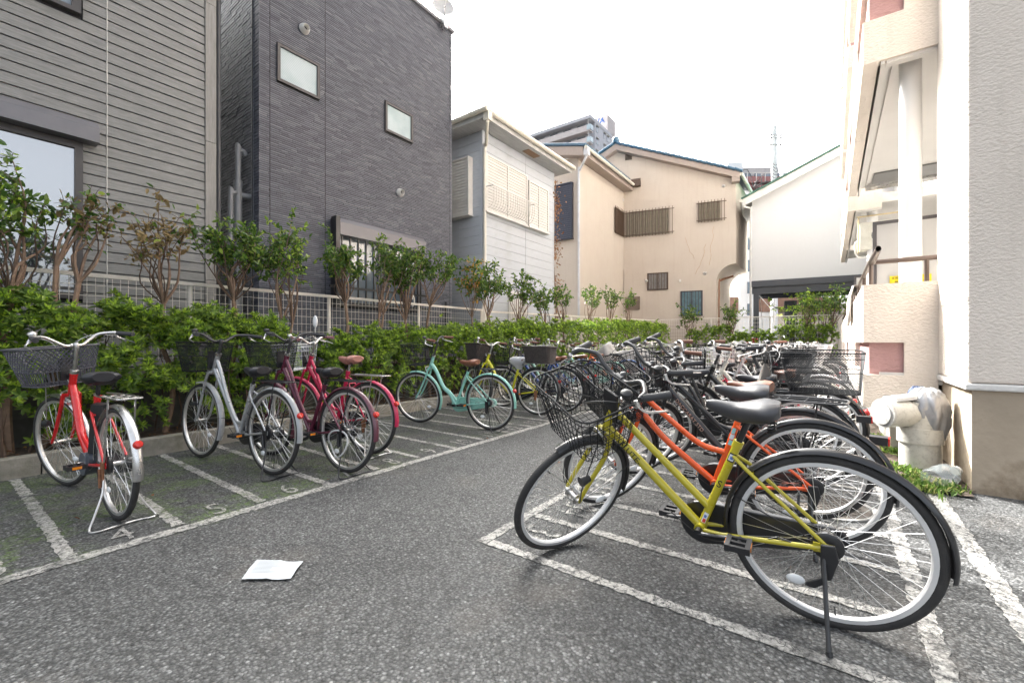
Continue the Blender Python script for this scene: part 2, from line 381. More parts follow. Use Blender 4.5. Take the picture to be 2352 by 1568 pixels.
def frosted():
    m, N, L, b = nodes('frosted patterned glass'); tc = N.new('ShaderNodeTexCoord')
    wv = N.new('ShaderNodeTexWave'); wv.inputs['Scale'].default_value = 14; wv.bands_direction = 'DIAGONAL'; wv.inputs['Distortion'].default_value = .6; L.new(tc.outputs['Object'], wv.inputs['Vector'])
    n1 = noise(N, L, tc.outputs['Object'], 2.2, 3, .5)
    col = mixc(N, L, ramp(N, L, n1, .35, .65), (.30, .38, .39), (.42, .48, .50))
    col = mixc(N, L, ramp(N, L, wv.outputs['Fac'], 0, 1, 0, .35), col, (.24, .32, .36))
    L.new(col, b.inputs['Base Color']); b.inputs['Roughness'].default_value = .22
    bp = N.new('ShaderNodeBump'); bp.inputs['Strength'].default_value = .4; bp.inputs['Distance'].default_value = .003; L.new(wv.outputs['Fac'], bp.inputs['Height']); L.new(bp.outputs[0], b.inputs['Normal'])
    return m
M_FROST = frosted()
def woodgrain(name, c1, c2, direction='x'):
    m, N, L, b = nodes(name); tc = N.new('ShaderNodeTexCoord'); oi = N.new('ShaderNodeObjectInfo')
    ad = N.new('ShaderNodeVectorMath'); ad.operation = 'ADD'; L.new(tc.outputs['Object'], ad.inputs[0])
    cb = N.new('ShaderNodeCombineXYZ'); L.new(math_n(N, L, 'MULTIPLY', oi.outputs['Random'], 37.), cb.inputs[0]); L.new(math_n(N, L, 'MULTIPLY', oi.outputs['Random'], 11.), cb.inputs[2]); L.new(cb.outputs[0], ad.inputs[1])
    mp = N.new('ShaderNodeMapping'); mp.inputs['Scale'].default_value = (1.6, 1.6, 26) if direction == 'x' else (26, 26, 1.6); L.new(ad.outputs[0], mp.inputs[0])
    n1 = noise(N, L, mp.outputs[0], 2.2, 8, .65); n2 = noise(N, L, mp.outputs[0], 9, 4, .6)
    g = math_n(N, L, 'ADD', math_n(N, L, 'MULTIPLY', n1, .6), math_n(N, L, 'MULTIPLY', n2, .4))
    col = mixc(N, L, ramp(N, L, g, .36, .66), c1, c2)
    L.new(col, b.inputs['Base Color']); b.inputs['Roughness'].default_value = .55
    bp = N.new('ShaderNodeBump'); bp.inputs['Strength'].default_value = .8; bp.inputs['Distance'].default_value = .003; L.new(g, bp.inputs['Height']); L.new(bp.outputs[0], b.inputs['Normal'])
    return m
M_WOOD = woodgrain('grey brown grained siding', (.135, .135, .13), (.28, .278, .268)); M_WOODV = woodgrain('grained corner trim', (.18, .17, .155), (.27, .262, .25), 'z')
M_STRIP = island_mat('charcoal stone strip siding', [(0, (.075, .08, .10)), (.5, (.10, .106, .13)), (.85, (.125, .13, .155)), (1, (.15, .155, .175))], .45, .5, bump=30)
M_STRIPB = mat('charcoal siding base', (.02, .02, .024), .7)
M_PANELG = mat('pale grey siding', (.44, .465, .50), .6, var=.05, scale=3, stretch=(1, 1, 12), bump=.1, bscale=40, dirt=(.3, .3, .28), dscale=1.5, damt=.3)
M_ROOFB = mat('blue glazed tile', (.05, .11, .17), .3, var=.35, scale=5, coat=.4)
M_LEAFC = island_mat('camellia leaf', [(0, (.04, .085, .022)), (.5, (.085, .16, .032)), (.82, (.15, .24, .045)), (1, (.30, .37, .07))], .26, .6, True)
M_LEAFD = island_mat('withered leaf', [(0, (.14, .10, .04)), (.5, (.24, .19, .09)), (1, (.30, .20, .10))], .6, .3, True)
M_LEAFO = island_mat('orange leaf', [(0, (.36, .18, .03)), (1, (.50, .30, .06))], .5, .3, True)
M_LEAFA = island_mat('azalea leaf', [(0, (.06, .115, .02)), (.6, (.155, .25, .04)), (1, (.27, .36, .06))], .42, .4, True)
M_LEAFY = island_mat('young azalea leaf', [(0, (.28, .43, .03)), (1, (.44, .58, .08))], .4, .4, True)
M_GRASS = island_mat('weed leaf', [(0, (.07, .14, .03)), (.7, (.16, .24, .05)), (1, (.32, .30, .12))], .5, .3, True)
M_BARK = mat('smooth tan bark', (.22, .145, .10), .8, var=.3, scale=12, bump=.4, bscale=40, dirt=(.10, .07, .05), dscale=8, damt=.5)
M_BARKD = mat('dark twig bark', (.10, .065, .045), .85, var=.3, bump=.3)
M_ANTH = mat('anthracite steel frame', (.045, .05, .06), .45, var=.06)

# ---------------------------------------------------------------- the ground
mb = MB(); mb.add([(-60, -60, 0), (140, -60, 0), (140, 60, 0), (-60, 60, 0)], [(0, 1, 2, 3)])
solo(mb, 'ground', M_ASPH, (0, 0, 0), kind='structure', sm=False)
def sheet(mb, x0, x1, y0, y1, z=.004, jag=.008):
    # ragged edged paint band
    L = max(x1 - x0, y1 - y0); n = max(2, int(L / .025)); V = []
    for i in range(n + 1):
        t = i / n
        for s in (0, 1):
            j = rnd.uniform(-jag, jag)
            if x1 - x0 > y1 - y0: V.append((x0 + (x1 - x0) * t, (y0, y1)[s] + j, z))
            else: V.append(((x0, x1)[1 - s] + j, y0 + (y1 - y0) * t, z))
    mb.add(V, [(2 * i, 2 * i + 2, 2 * i + 3, 2 * i + 1) for i in range(n)])
mb = MB()
sheet(mb, -3, 16.0, 3.03, 3.115)
solo(mb, 'painted_line', M_PAINT, (0, 3.05, 0), kind='structure', sm=False)
for i in range(-3, 28):
    a = .45 + .47 * i
    mb = MB(); sheet(mb, a - .03, a + .03, 3.15 if i % 3 else 3.118, 5.24)
    solo(mb, 'painted_line', M_PAINT, (a, 3.2, 0), kind='structure', sm=False)
mb = MB(); sheet(mb, 1.82, 15, 1.515, 1.58); solo(mb, 'painted_line', M_PAINT, (1.82, 1.5, 0), kind='structure', sm=False)
mb = MB(); sheet(mb, 1.2, 15, -.335, -.265); solo(mb, 'painted_line', M_PAINT, (1.2, -.3, 0), kind='structure', sm=False)
mb = MB(); sheet(mb, 0.2, 8, -.64, -.56); solo(mb, 'painted_line', M_PAINT, (0.2, -.6, 0), kind='structure', sm=False)
for i in range(0, 24):
    a = 1.85 + .46 * i
    mb = MB(); sheet(mb, a - .03, a + .03, -.258 if i else -.9, 1.51)
    solo(mb, 'painted_line', M_PAINT, (a, 1, 0), kind='structure', sm=False)
def ground_number(s, a, b, up):
    M = Matrix.Translation((a, b, .0045)) @ Matrix.Rotation(0 if up > 0 else math.pi, 4, 'Z') @ Matrix.Diagonal((1.0, 1.55, 1, 1))
    me = text_part('stall_number', s, .21, M, M_PAINT, None, 0.0)
    me.transform(Matrix.Translation((-a, -b, 0)))
    o = bpy.data.objects.new('stall_number', me); COL.objects.link(o); o.location = W(a, b, 0); o.rotation_euler = (0, 0, TH); o['kind'] = 'structure'
for n in range(2, 20): ground_number(str(n), 1.153 + .47 * (n - 5), 3.25, 1)
for i in range(0, 8): ground_number(str(35 - i), 2.08 + .46 * i, 1.36, -1)

# kerb stones, soil bed
def kerb(x0, x1, b0, b1, along, h=.165):
    k = thing('kerb', None, None, (x0, b0, 0), kind='structure')
    L = (x1 - x0) if along == 'a' else (b1 - b0); n = int(L / .6)
    for i in range(n):
        m = MB(); e = .004; j = rnd.uniform(-.004, .004)
        if along == 'a': m.box(x0 + i * .6 + e, x0 + i * .6 + .6 - e, b0 + j, b1 + j, -.02, h + j)
        else: m.box(x0 + j, x1 + j, b0 + i * .6 + e, b0 + i * .6 + .6 - e, -.02, h + j)
        o = m.part('kerb_stone', M_CONC, k, False)
        bv = o.modifiers.new('bevel', 'BEVEL'); bv.width = .008; bv.segments = 2
kerb(-1.8, 19.2, 5.28, 5.40, 'a'); kerb(19.0, 19.12, -.3, 5.2, 'b')
mb = MB()
G = [[(a, b, .10 + .03 * math.sin(a * 7) * math.cos(b * 9) + rnd.uniform(-.012, .012)) for b in np.linspace(5.39, 6.3, 8)] for a in np.linspace(-2, 20, 110)]
mb.grid(G)
G = [[(a, b, .10 + rnd.uniform(-.015, .015)) for b in np.linspace(-.4, 5.4, 30)] for a in np.linspace(19.11, 19.95, 6)]
mb.grid(G)
solo(mb, 'soil', M_SOIL, (0, 5.4, 0), kind='structure')

# ---------------------------------------------------------------- foliage tools
def leaves_mesh(name, pos, axis, nrm, ln, wd_, mats, midx=None, curl=.12):
    """pos, axis, nrm: (n,3) arrays; one folded leaf each"""
    n = len(pos); axis = axis / (np.linalg.norm(axis, axis=1)[:, None] + 1e-9)
    side = np.cross(axis, nrm); side /= np.linalg.norm(side, axis=1)[:, None] + 1e-9
    up = np.cross(side, axis)
    tpl = [(0, 0, 0), (.32, -.5, .05), (.72, -.38, .02), (1, 0, -curl), (.72, .38, .02), (.32, .5, .05)]
    V = np.zeros((n, 6, 3))
    ln = np.asarray(ln).reshape(-1, 1) * np.ones((n, 1)); w = np.asarray(wd_).reshape(-1, 1) * np.ones((n, 1))
    for i, (x, y, z) in enumerate(tpl): V[:, i] = pos + axis * x * ln + side * y * w + up * z * ln
    me = bpy.data.meshes.new(name)
    me.vertices.add(n * 6); me.vertices.foreach_set('co', V.reshape(-1))
    base = (np.arange(n) * 6)[:, None]
    li = (base + np.array([0, 1, 2, 3, 0, 3, 4, 5])[None]).reshape(-1)
    me.loops.add(n * 8); me.loops.foreach_set('vertex_index', li.astype(np.int32))
    me.polygons.add(n * 2); me.polygons.foreach_set('loop_start', (np.arange(n * 2) * 4).astype(np.int32))
    for m in mats: me.materials.append(m)
    if midx is not None: me.polygons.foreach_set('material_index', np.repeat(midx, 2).astype(np.int32))
    me.update(calc_edges=True); me.validate(); return me
def unit(v): return v / (np.linalg.norm(v, axis=-1, keepdims=True) + 1e-9)
HP = np.array([(-2, 1.52), (.4, 1.50), (.9, 1.36), (1.3, 1.42), (1.8, 1.33), (2.3, 1.36), (2.75, 1.22), (3.05, .95), (3.35, 1.0), (3.6, 1.16), (4.5, 1.22), (6.8, 1.36), (9, 1.50), (9.5, 1.38), (9.8, 1.52), (13.3, 1.68), (19, 1.75)])
def hedge(name, label, x0, x1, y0, y1, hf, front, spacing, lsc, group):
    """front: unit direction the hedge shows (0,-1) or (-1,0)"""
    t = thing(name, label, 'hedge', ((x0 + x1) / 2, (y0 + y1) / 2, .1), group)
    og = np.array(ORG[t.name]); P = []; Nn = []
    L = x1 - x0 if front[1] else y1 - y0; D = (y1 - y0) if front[1] else (x1 - x0)
    def lot(s, d):  # s along, d depth from front
        return (x0 + s, y0 + d) if front[1] else (x0 + d, y1 - s)
    nb = int(L * (1.5 + D) / spacing ** 2 * 2.1)
    for _ in range(nb):
        s = rnd.uniform(0, L); h = hf(lot(s, 0)[0] if front[1] else lot(s, 0)[1])
        h = h + .05 * math.sin(s * 9.3) + .05 * math.sin(s * 23 + 1) + max(0, rnd.gauss(0, .06)) - (.12 if s < .12 or s > L - .12 else 0)
        q = rnd.random()
        lay = rnd.random() ** 2.2 * .30
        gp_ = math.sin(s * 5.3 + 1.1) * math.sin(s * 2.1) 
        if q < .38:   # top
            d = rnd.uniform(.0, D); z = h - lay * .8 + .05 * math.sin(d * 17 + s * 5) - .10 * (abs(d / D - .5) * 2) ** 3; n = (front[0] * .3, front[1] * .3, 1)
        else:         # front
            z = rnd.uniform(.22, h - .02); d = lay + .06 * math.sin(s * 6.1 + z * 7) + .05 * math.sin(s * 15 - z * 11) + .05
            if z < .6 and rnd.random() < .6 + .35 * math.sin(s * 4.3): continue
            if math.sin(s * 7.7 + 3 * z) * math.sin(z * 9.1 - s * 2.3) > .38 and rnd.random() < .85: continue
            if z < .9: d += .10 * (.9 - z)
            n = (front[0] * .9, front[1] * .9, .55)
        x, y = lot(s, d); P.append((x, y, z)); Nn.append(n)
    P = np.array(P) - og; Nn = unit(np.array(Nn) + nrg.normal(0, .35, (len(P), 3))); m = len(P)
    ref = unit(np.cross(Nn, nrg.normal(0, 1, (m, 3)))); ref2 = np.cross(Nn, ref)
    pos = []; ax = []; nn = []; ln = []; wd2 = []; mi = []
    for k in range(7):
        an = k * 2 * np.pi / 7 + nrg.uniform(-.3, .3, m); el = nrg.uniform(.15, .75, m)
        dr = np.cos(an)[:, None] * ref + np.sin(an)[:, None] * ref2
        a_ = dr * np.cos(el)[:, None] + Nn * np.sin(el)[:, None]
        pos.append(P); ax.append(a_); nn.append(Nn); ln.append(nrg.uniform(.036, .062, m) * lsc); wd2.append(nrg.uniform(.015, .021, m) * lsc); mi.append(np.zeros(m, int))
    yo = np.where(nrg.random(m) < .6)[0]
    for k in range(4):
        an = k * np.pi / 2 + nrg.uniform(-.4, .4, len(yo)); el = nrg.uniform(.7, 1.2, len(yo))
        dr = np.cos(an)[:, None] * ref[yo] + np.sin(an)[:, None] * ref2[yo]
        pos.append(P[yo] + Nn[yo] * .008); ax.append(dr * np.cos(el)[:, None] + Nn[yo] * np.sin(el)[:, None]); nn.append(dr)
        ln.append(nrg.uniform(.028, .048, len(yo)) * lsc); wd2.append(nrg.uniform(.011, .017, len(yo)) * lsc); mi.append(np.ones(len(yo), int))
    me = leaves_mesh('foliage', np.concatenate(pos), np.concatenate(ax), np.concatenate(nn), np.concatenate(ln), np.concatenate(wd2), [M_LEAFA, M_LEAFY], np.concatenate(mi))
    link('foliage', me, t, kind='stuff')
    b = MB()
    for i in range(int(L * 9)):
        s = rnd.uniform(.05, L - .05); d = rnd.uniform(.15, D - .1); x, y = lot(s, d); h = hf(x if front[1] else y) - rnd.uniform(.1, .45)
        k = [(x, y, .06)]; zz = .06
        while zz < h: zz += rnd.uniform(.14, .25); k.append((k[-1][0] + rnd.uniform(-.06, .06), k[-1][1] + rnd.uniform(-.06, .06), zz))
        b.tube(smooth(k, 2), [.011, .003], 5)
        for q in range(2):
            p = k[rnd.randrange(1, len(k))]; b.tube([p, (p[0] + rnd.uniform(-.15, .15), p[1] + rnd.uniform(-.15, .15), p[2] + rnd.uniform(.08, .22))], [.005, .002], 4)
    b.part('stems', M_BARKD, t, kind='stuff')
    return t
hfA = lambda a: float(np.interp(a, HP[:, 0], HP[:, 1]))
GH = 'clipped azalea hedges round the lot'
hedge('azalea_hedge', 'tall azalea hedge with bright young tips behind the red bicycle', -1.6, 3.0, 5.46, 6.15, hfA, (0, -1), .070, 1.4, GH)
hedge('azalea_hedge', 'long azalea hedge behind the mint green and yellow bicycles', 3.3, 9.5, 5.46, 6.15, hfA, (0, -1), .082, 1.45, GH)
hedge('azalea_hedge', 'farther azalea hedge below the pale grey house corner, ending at the beige house', 9.7, 18.6, 5.46, 6.15, hfA, (0, -1), .115, 1.7, GH)
hedge('azalea_hedge', 'dark azalea hedge along the back fence in front of the carport', 19.2, 19.75, -.2, 5.0, lambda b: 1.55 + .12 * math.sin(b * 2.1) - (.12 if 2.6 < b < 3.3 else 0), (-1, 0), .115, 1.8, GH)

# ---------------------------------------------------------------- small trees
def tree(name, label, base, crown, rad, nleaf, leafmats, probs, stems=2, trunk_r=.022, llen=.075, group='slim camellia trees in the planting bed', lean=(0, 0), twigs=16, cat='tree'):
    bx, by, bz = base; t = thing(name, label, cat, base, group); og = np.array(base)
    tr = MB(); br = MB(); ends = []
    c = np.array(crown, float); R3 = np.array(rad, float)
    fork = np.array([bx + (c[0] - bx) * .45 + lean[0], by + (c[1] - by) * .4 + lean[1], bz + (c[2] - R3[2] - bz) * rnd.uniform(.66, .86)])
    phs = rnd.uniform(0, 6); cofs = [rnd.uniform(-.35, .35) for _ in range(stems)] if stems > 1 else [0]
    for s in range(stems):
        off = np.array([rnd.uniform(-.07, .07), rnd.uniform(-.05, .05), 0]) if stems > 1 else np.zeros(3)
        f = fork + np.array([rnd.uniform(-.10, .10), rnd.uniform(-.08, .08), rnd.uniform(-.06, .12)]) * (stems > 1)
        p0 = np.array(base) + off; mids = [p0 + (f - p0) * q + np.array([rnd.uniform(-.07, .07), rnd.uniform(-.06, .06), 0]) for q in (.25, .5, .75)]
        tr.tube(smooth([p0] + mids + [f], 4), [trunk_r * 1.15, trunk_r * .8], 7)
        for k in range(max(3, twigs // stems)):
            while True:
                d = np.array([rnd.uniform(-1, 1), rnd.uniform(-1, 1), rnd.uniform(-.45, 1)])
                if np.dot(d, d) < 1: break
            d = d / np.linalg.norm(d) * rnd.uniform(.35, 1.22)
            if math.sin(3 * math.atan2(d[1], d[0]) + phs) > .55 and rnd.random() < .75: d = d * .55
            e = c + d * R3 + np.array([cofs[s] * R3[0], 0, 0]); jt_ = max(.05, R3[0] * .22); m1 = f + (e - f) * .33 + np.array([rnd.uniform(-jt_, jt_), rnd.uniform(-jt_, jt_), rnd.uniform(-.02, .08)]); m2 = f + (e - f) * .68 + np.array([rnd.uniform(-jt_, jt_), rnd.uniform(-jt_, jt_), rnd.uniform(-.05, .07)])
            path = smooth([f, m1, m2, e], 3)
            (tr if k < 4 else br).tube(path, [trunk_r * (.62 if k < 4 else .30), .003], 5)
            for q in range(5):
                p = path[rnd.randrange(6, len(path))]; g = p + np.array([rnd.uniform(-.16, .16), rnd.uniform(-.16, .16), rnd.uniform(-.06, .17)]) * max(.6, R3[2] / .35)
                br.tube([p, (p + g) / 2 + np.array([0, 0, .015]), g], [.0035, .0015], 4); ends.append((g, unit(g - p)))
            ends.append((e, unit(e - m2)))
    tr.part('trunk', M_BARK, t); br.part('twigs', M_BARKD, t, kind='stuff')
    n = int(nleaf * 1.3); idx = nrg.integers(0, len(ends), n)
    E0 = np.array([e[0] for e in ends]); D0 = np.array([e[1] for e in ends])
    back = nrg.uniform(0, .20, n)[:, None]
    pos = E0[idx] - D0[idx] * back - og + nrg.normal(0, .006, (n, 3))
    ax = unit(D0[idx] * .6 + nrg.normal(0, .75, (n, 3)) + np.array([0, 0, -.12])); nn = unit(nrg.normal(0, .55, (n, 3)) + np.array([0, 0, 1.]))
    ll = nrg.uniform(.42, 1.0, n) * llen
    me = leaves_mesh('foliage', pos, ax, nn, ll, ll * nrg.uniform(.42, .55, n), leafmats, nrg.choice(len(leafmats), n, p=probs))
    link('foliage', me, t, kind='stuff')
    return t
def tree_px(label, ub, u0, v0, u1, v1, nleaf, mats=(M_LEAFC,), probs=(1.,), b=5.85, back=False, **k):
    if back:
        kk = (ub - 1176) / 1000; a = 19.45; bb = a * (CA - kk * SA) / (SA + kk * CA); base = (a, bb, .1)
        kc = ((u0 + u1) / 2 - 1176) / 1000; cb = a * (CA - kc * SA) / (SA + kc * CA); ca_, cbb = a, cb
    else:
        a = a_at(ub, b); base = (a, b, .1); ca_ = a_at((u0 + u1) / 2, b); cbb = b
    Yc = ca_ * SA + cbb * CA
    z0 = 1.1 - (v1 - 784) / 1000 * Yc; z1 = 1.1 - (v0 - 784) / 1000 * Yc
    w = abs(u1 - u0) / 1000 * Yc / 2
    return tree('camellia_tree', label, base, (ca_, cbb, (z0 + z1) / 2), (w * 1.08, min(w, .42), (z1 - z0) / 2 * .95), nleaf, mats, probs, **k)
TL = [
 ('camellia tree with yellow green top leaves at the left edge before the large window', 8, -110, 320, 118, 575, 1500, (M_LEAFC, M_LEAFY), (.93, .07), dict(stems=2, trunk_r=.03, twigs=26)),
 ('half bare camellia with forked tan trunk before the window edge', 120, 128, 420, 245, 560, 230, (M_LEAFC, M_LEAFD), (.5, .5), dict(stems=2, trunk_r=.026, twigs=12)),
 ('withered camellia with curled brown leaves before the grained siding', 378, 268, 462, 478, 590, 320, (M_LEAFD, M_LEAFC), (.85, .15), dict(stems=1, trunk_r=.026, twigs=14)),
 ('umbrella shaped camellia tree before the two grey downpipes', 540, 438, 490, 625, 628, 1300, (M_LEAFC, M_LEAFY), (.96, .04), dict(stems=1, trunk_r=.028, twigs=24)),
 ('loose camellia tree below the left window of the charcoal house', 635, 600, 500, 742, 655, 800, (M_LEAFC, M_LEAFY), (.9, .1), dict(stems=2, trunk_r=.018, twigs=18)),
 ('camellia tree at the left end of the shuttered window', 790, 732, 525, 862, 655, 1050, (M_LEAFC,), (1.,), dict(stems=1, trunk_r=.026, twigs=20)),
 ('camellia tree in front of the middle of the barred window', 858, 838, 540, 930, 650, 850, (M_LEAFC,), (1.,), dict(stems=2, trunk_r=.018, twigs=16)),
 ('camellia tree at the right end of the barred window', 905, 885, 552, 985, 672, 1000, (M_LEAFC,), (1.,), dict(stems=2, trunk_r=.02, twigs=18)),
 ('camellia tree with reddish stems before the right end of the charcoal house', 985, 950, 570, 1052, 665, 800, (M_LEAFC,), (1.,), dict(stems=2, trunk_r=.018, twigs=18)),
 ('camellia tree entwined with orange autumn leaves beside the fence post', 1082, 1055, 595, 1118, 690, 420, (M_LEAFC, M_LEAFO), (.75, .25), dict(stems=1, trunk_r=.016, twigs=12)),
 ('camellia tree in front of the corner downpipe of the pale grey house', 1115, 1085, 600, 1182, 682, 800, (M_LEAFC,), (1.,), dict(stems=2, trunk_r=.02, twigs=16)),
 ('camellia tree before the vertical louvre of the pale grey house', 1193, 1155, 618, 1235, 690, 620, (M_LEAFC,), (1.,), dict(stems=2, trunk_r=.02, twigs=14)),
 ('thin camellia tree at the right corner of the pale grey house', 1255, 1218, 650, 1278, 705, 420, (M_LEAFC,), (1.,), dict(stems=1, trunk_r=.022, twigs=12)),
 ('small camellia tree beside the dark vent at the foot of the beige wall', 1290, 1268, 645, 1322, 698, 420, (M_LEAFC,), (1.,), dict(stems=1, trunk_r=.022, twigs=12)),
 ('camellia tree just right of the beige house downpipe', 1352, 1328, 655, 1385, 700, 380, (M_LEAFC,), (1.,), dict(stems=2, trunk_r=.02, twigs=12)),
 ('small camellia tree, last but one before the beige louvre', 1402, 1382, 655, 1430, 702, 340, (M_LEAFC,), (1.,), dict(stems=2, trunk_r=.02, twigs=12)),
 ('small camellia tree in front of the low beige wall louvre', 1435, 1425, 660, 1472, 708, 340, (M_LEAFC,), (1.,), dict(stems=2, trunk_r=.02, twigs=12)),
]
for lb, ub, u0, v0, u1, v1, nl, ms, pr, kw in TL: 
    far = ub > 1050
    tree_px(lb, ub, u0, v0, u1, v1, nl, ms, pr, llen=.088 if not far else .105, **kw)
tree_px('low camellia tree below the small blue curtained window at the back fence', 1585, 1543, 690, 1622, 752, 420, back=True, stems=2, trunk_r=.025, twigs=14, llen=.13)
tree_px('camellia tree under the curved overhang of the beige house', 1682, 1630, 688, 1722, 748, 520, back=True, stems=2, trunk_r=.028, twigs=16, llen=.13)
tree_px('taller camellia tree in front of the carport opening', 1858, 1815, 655, 1905, 735, 620, (M_LEAFC, M_LEAFY), (.85, .15), back=True, stems=2, trunk_r=.03, twigs=18, llen=.13)
tree_px('shaded camellia tree beside the corner of the apartment balconies', 1908, 1885, 645, 1950, 730, 520, back=True, stems=1, trunk_r=.028, twigs=16, llen=.13)

# ---------------------------------------------------------------- fence on its wall
def fence(name, label, p0, p1, z0a, z0b, z1a, z1b, base, dv=.067, dh=.112, posts=2.0, wr=.0022, wall_wire=True, group='white steel mesh fences round the lot'):
    t = thing(name, label, 'fence', (*p0, base), group)
    p0 = np.array(p0); p1 = np.array(p1); L = np.linalg.norm(p1 - p0); d = (p1 - p0) / L; nr = np.array([-d[1], d[0]])
    def pt(s, z, o=0.): q = p0 + d * s + nr * o; return (q[0], q[1], z)
    def zt(s): return z1a + (z1b - z1a) * s / L
    def zb(s): return z0a + (z0b - z0a) * s / L
    m = MB()
    q = [pt(0, zt(0) - .0), pt(L, zt(L))]
    A = np.array([[pt(s, zt(s) + dz, o) for o, dz in ((-.02, -.02), (.02, -.02), (.02, .02), (-.02, .02))] for s in (0, L)]); m.grid(A, True)
    m.part('top_rail', M_FENCE, t, False)
    n = max(1, int(round(L / posts))); ps = [L * i / n for i in range(n + 1)]
    for s in ps:
        m = MB(); c = pt(s, 0, .03)
        m.tube([pt(s, zb(s) - .05, .03), pt(s, zt(s) + .015, .03)], .026, 10); m.part('fence_post', M_FENCE, t)
    for i in range(n):
        m = MB(); s = ps[i] + .04
        while s < ps[i + 1] - .02:
            m.tube([pt(s, zb(s) + .03), pt(s, zt(s) - .015)], wr, 4, caps=False); s += dv
        z = .05
        while z < zt(ps[i]) - zb(ps[i]) - .02:
            m.tube([pt(ps[i] + .02, zb(ps[i]) + z, -.004), pt(ps[i + 1] - .02, zb(ps[i + 1]) + z, -.004)], wr, 4, caps=False); z += dh
        m.part('mesh_panel', M_FENCE, t, kind='stuff')
    return t
fence('mesh_fence', 'white wire mesh fence with thick top rail before the two dark houses', (-1.7, 6.3), (7.45, 6.3), .86, .86, 1.80, 1.80, .8, posts=1.83, wr=.0029)
fence('mesh_fence', 'fine wire fence in front of the pale grey house and beige wing', (7.62, 6.34), (19.9, 6.34), .8, .9, 1.78, 2.05, .7, dv=.075, dh=.16, wr=.0028)
fence('mesh_fence', 'white wire mesh fence along the back of the lot by the carport', (19.9, 6.3), (19.9, -.2), .15, .15, 2.08, 2.08, .1, dv=.10, dh=.15, wr=.0045)
m = MB(); m.tube([(7.5, 6.3, .6), (7.5, 6.3, 1.9)], .05, 4); solo(m, 'fence_post', M_FENCE, (7.5, 6.3, .6), 'square white fence post at the right end of the charcoal house', 'fence post', sm=False)
t = thing('block_wall', 'dark low block wall carrying the mesh fence behind the hedge', 'wall', (0, 6.35, 0))
m = MB(); m.box(-1.8, 20, 6.295, 6.40, 0, .72); m.part('core', M_BLOCK, t, False)
m = MB(); m.box(-1.8, 20, 6.20, 6.42, .722, .80); m.part('ledge', M_LEDGE, t, False)
mm = MB(); mm.box(0, .385, 6.262, 6.292, 0, .185); meb = mm.mesh('block', M_BLOCK, (0, 6.35, 0))
for r in range(4):
    for i in range(14):
        link('block', meb, t, loc=(-1.7 + i * .4 + (.2 if r % 2 else 0), 0, r * .18 - .01))

# ---------------------------------------------------------------- house with grained siding (left)
B1 = 7.2
H1 = thing('house', 'grey house with wood grained horizontal siding and big reflecting window', 'house', (0, B1, 0))
xr = 2.54; xj = a_at(247, B1)
m = MB(); m.box(-4, xr, B1 + .04, 14, 0, 7.6); m.part('wall', M_STRIPB, H1, False)
xe = a_at(190, B1) + .0
zs0, zs1 = z_at(640, 1.2, B1) - .25, z_at(335, a_at(210, B1), B1)
RH = .13
def plank_mesh(x0, x1): 
    m = MB(); m.prism([(B1 + .038, .002), (B1 + .010, .002), (B1 + .016, RH - .016), (B1 + .03, RH - .004), (B1 + .038, RH - .004)], 0, x0, x1); return m.mesh('plank', M_WOOD, (0, B1, 0))
pl_long = plank_mesh(-4, xj - .008); pl_short = plank_mesh(xe + .004, xj - .008); pl_r = plank_mesh(xj + .004, xr - .13)
zu = 4.97
for r in range(58):
    z = r * RH; cz = z + RH / 2
    link('plank', pl_r, H1, loc=(0, 0, z))
    if zs0 - .05 < cz < zs1 + .02 or cz > zu - .02: link('plank', pl_short, H1, loc=(0, 0, z))
    else: link('plank', pl_long, H1, loc=(0, 0, z))
m = MB(); m.box(xj - .006, xj + .002, B1 + .006, B1 + .04, 0, 7.6); m.part('joint_strip', M_ALUW, H1, False)
for k in range(4):
    m = MB(); m.box(xr - .124, xr + .01, B1 - .006, B1 + .05, k * 1.98 + .003, k * 1.98 + 1.977); m.part('corner_trim', M_WOODV, H1, False)
# big ground window
wn_ = MB(); wn_.box(-1.6, xe, B1 - .02, B1 + .035, zs0, zs0 + .07); wn_.box(xe - .07, xe, B1 - .02, B1 + .035, zs0 + .07, zs1); wn_.box(-1.6, -1.53, B1 - .02, B1 + .035, zs0 + .07, zs1); wn_.box(-1.53, xe - .07, B1 - .02, B1 + .035, zs1 - .08, zs1)
wf = wn_.part('window', M_FRAMEK, H1, False, 'large sliding window with dark frame')
m = MB(); m.box(-.12, -.06, B1 - .012, B1 + .03, zs0 + .07, zs1 - .08); m.part('mullion', M_FRAMEK, wf, False)
m = MB(); m.box(-1.53, -.12, B1 + .005, B1 + .02, zs0 + .07, zs1 - .08); m.part('pane', M_GLASSD, wf, False)
m = MB(); m.box(-.06, xe - .07, B1 + .012, B1 + .027, zs0 + .07, zs1 - .08); m.part('pane', M_GLASSD, wf, False)
m = MB(); m.prism([(B1 + .03, zs1 + .005), (B1 - .17, zs1 + .005), (B1 - .17, zs1 + .17), (B1 - .10, zs1 + .25), (B1 + .03, zs1 + .25)], 0, -1.9, xe + .12); m.part('shutter_box', M_SHUT, H1, False)
# upper window
m = MB(); m.box(-1.6, xe - .02, B1 - .05, B1 + .035, zu, zu + .05); m.box(xe - .10, xe - .02, B1 - .05, B1 + .035, zu + .05, 6.6); uw = m.part('window', M_FRAMEK, H1, False)
m = MB(); m.box(-1.6, xe - .10, B1 - .01, B1 + .02, zu + .05, 6.6); m.part('pane', M_GLASSB, uw, False)

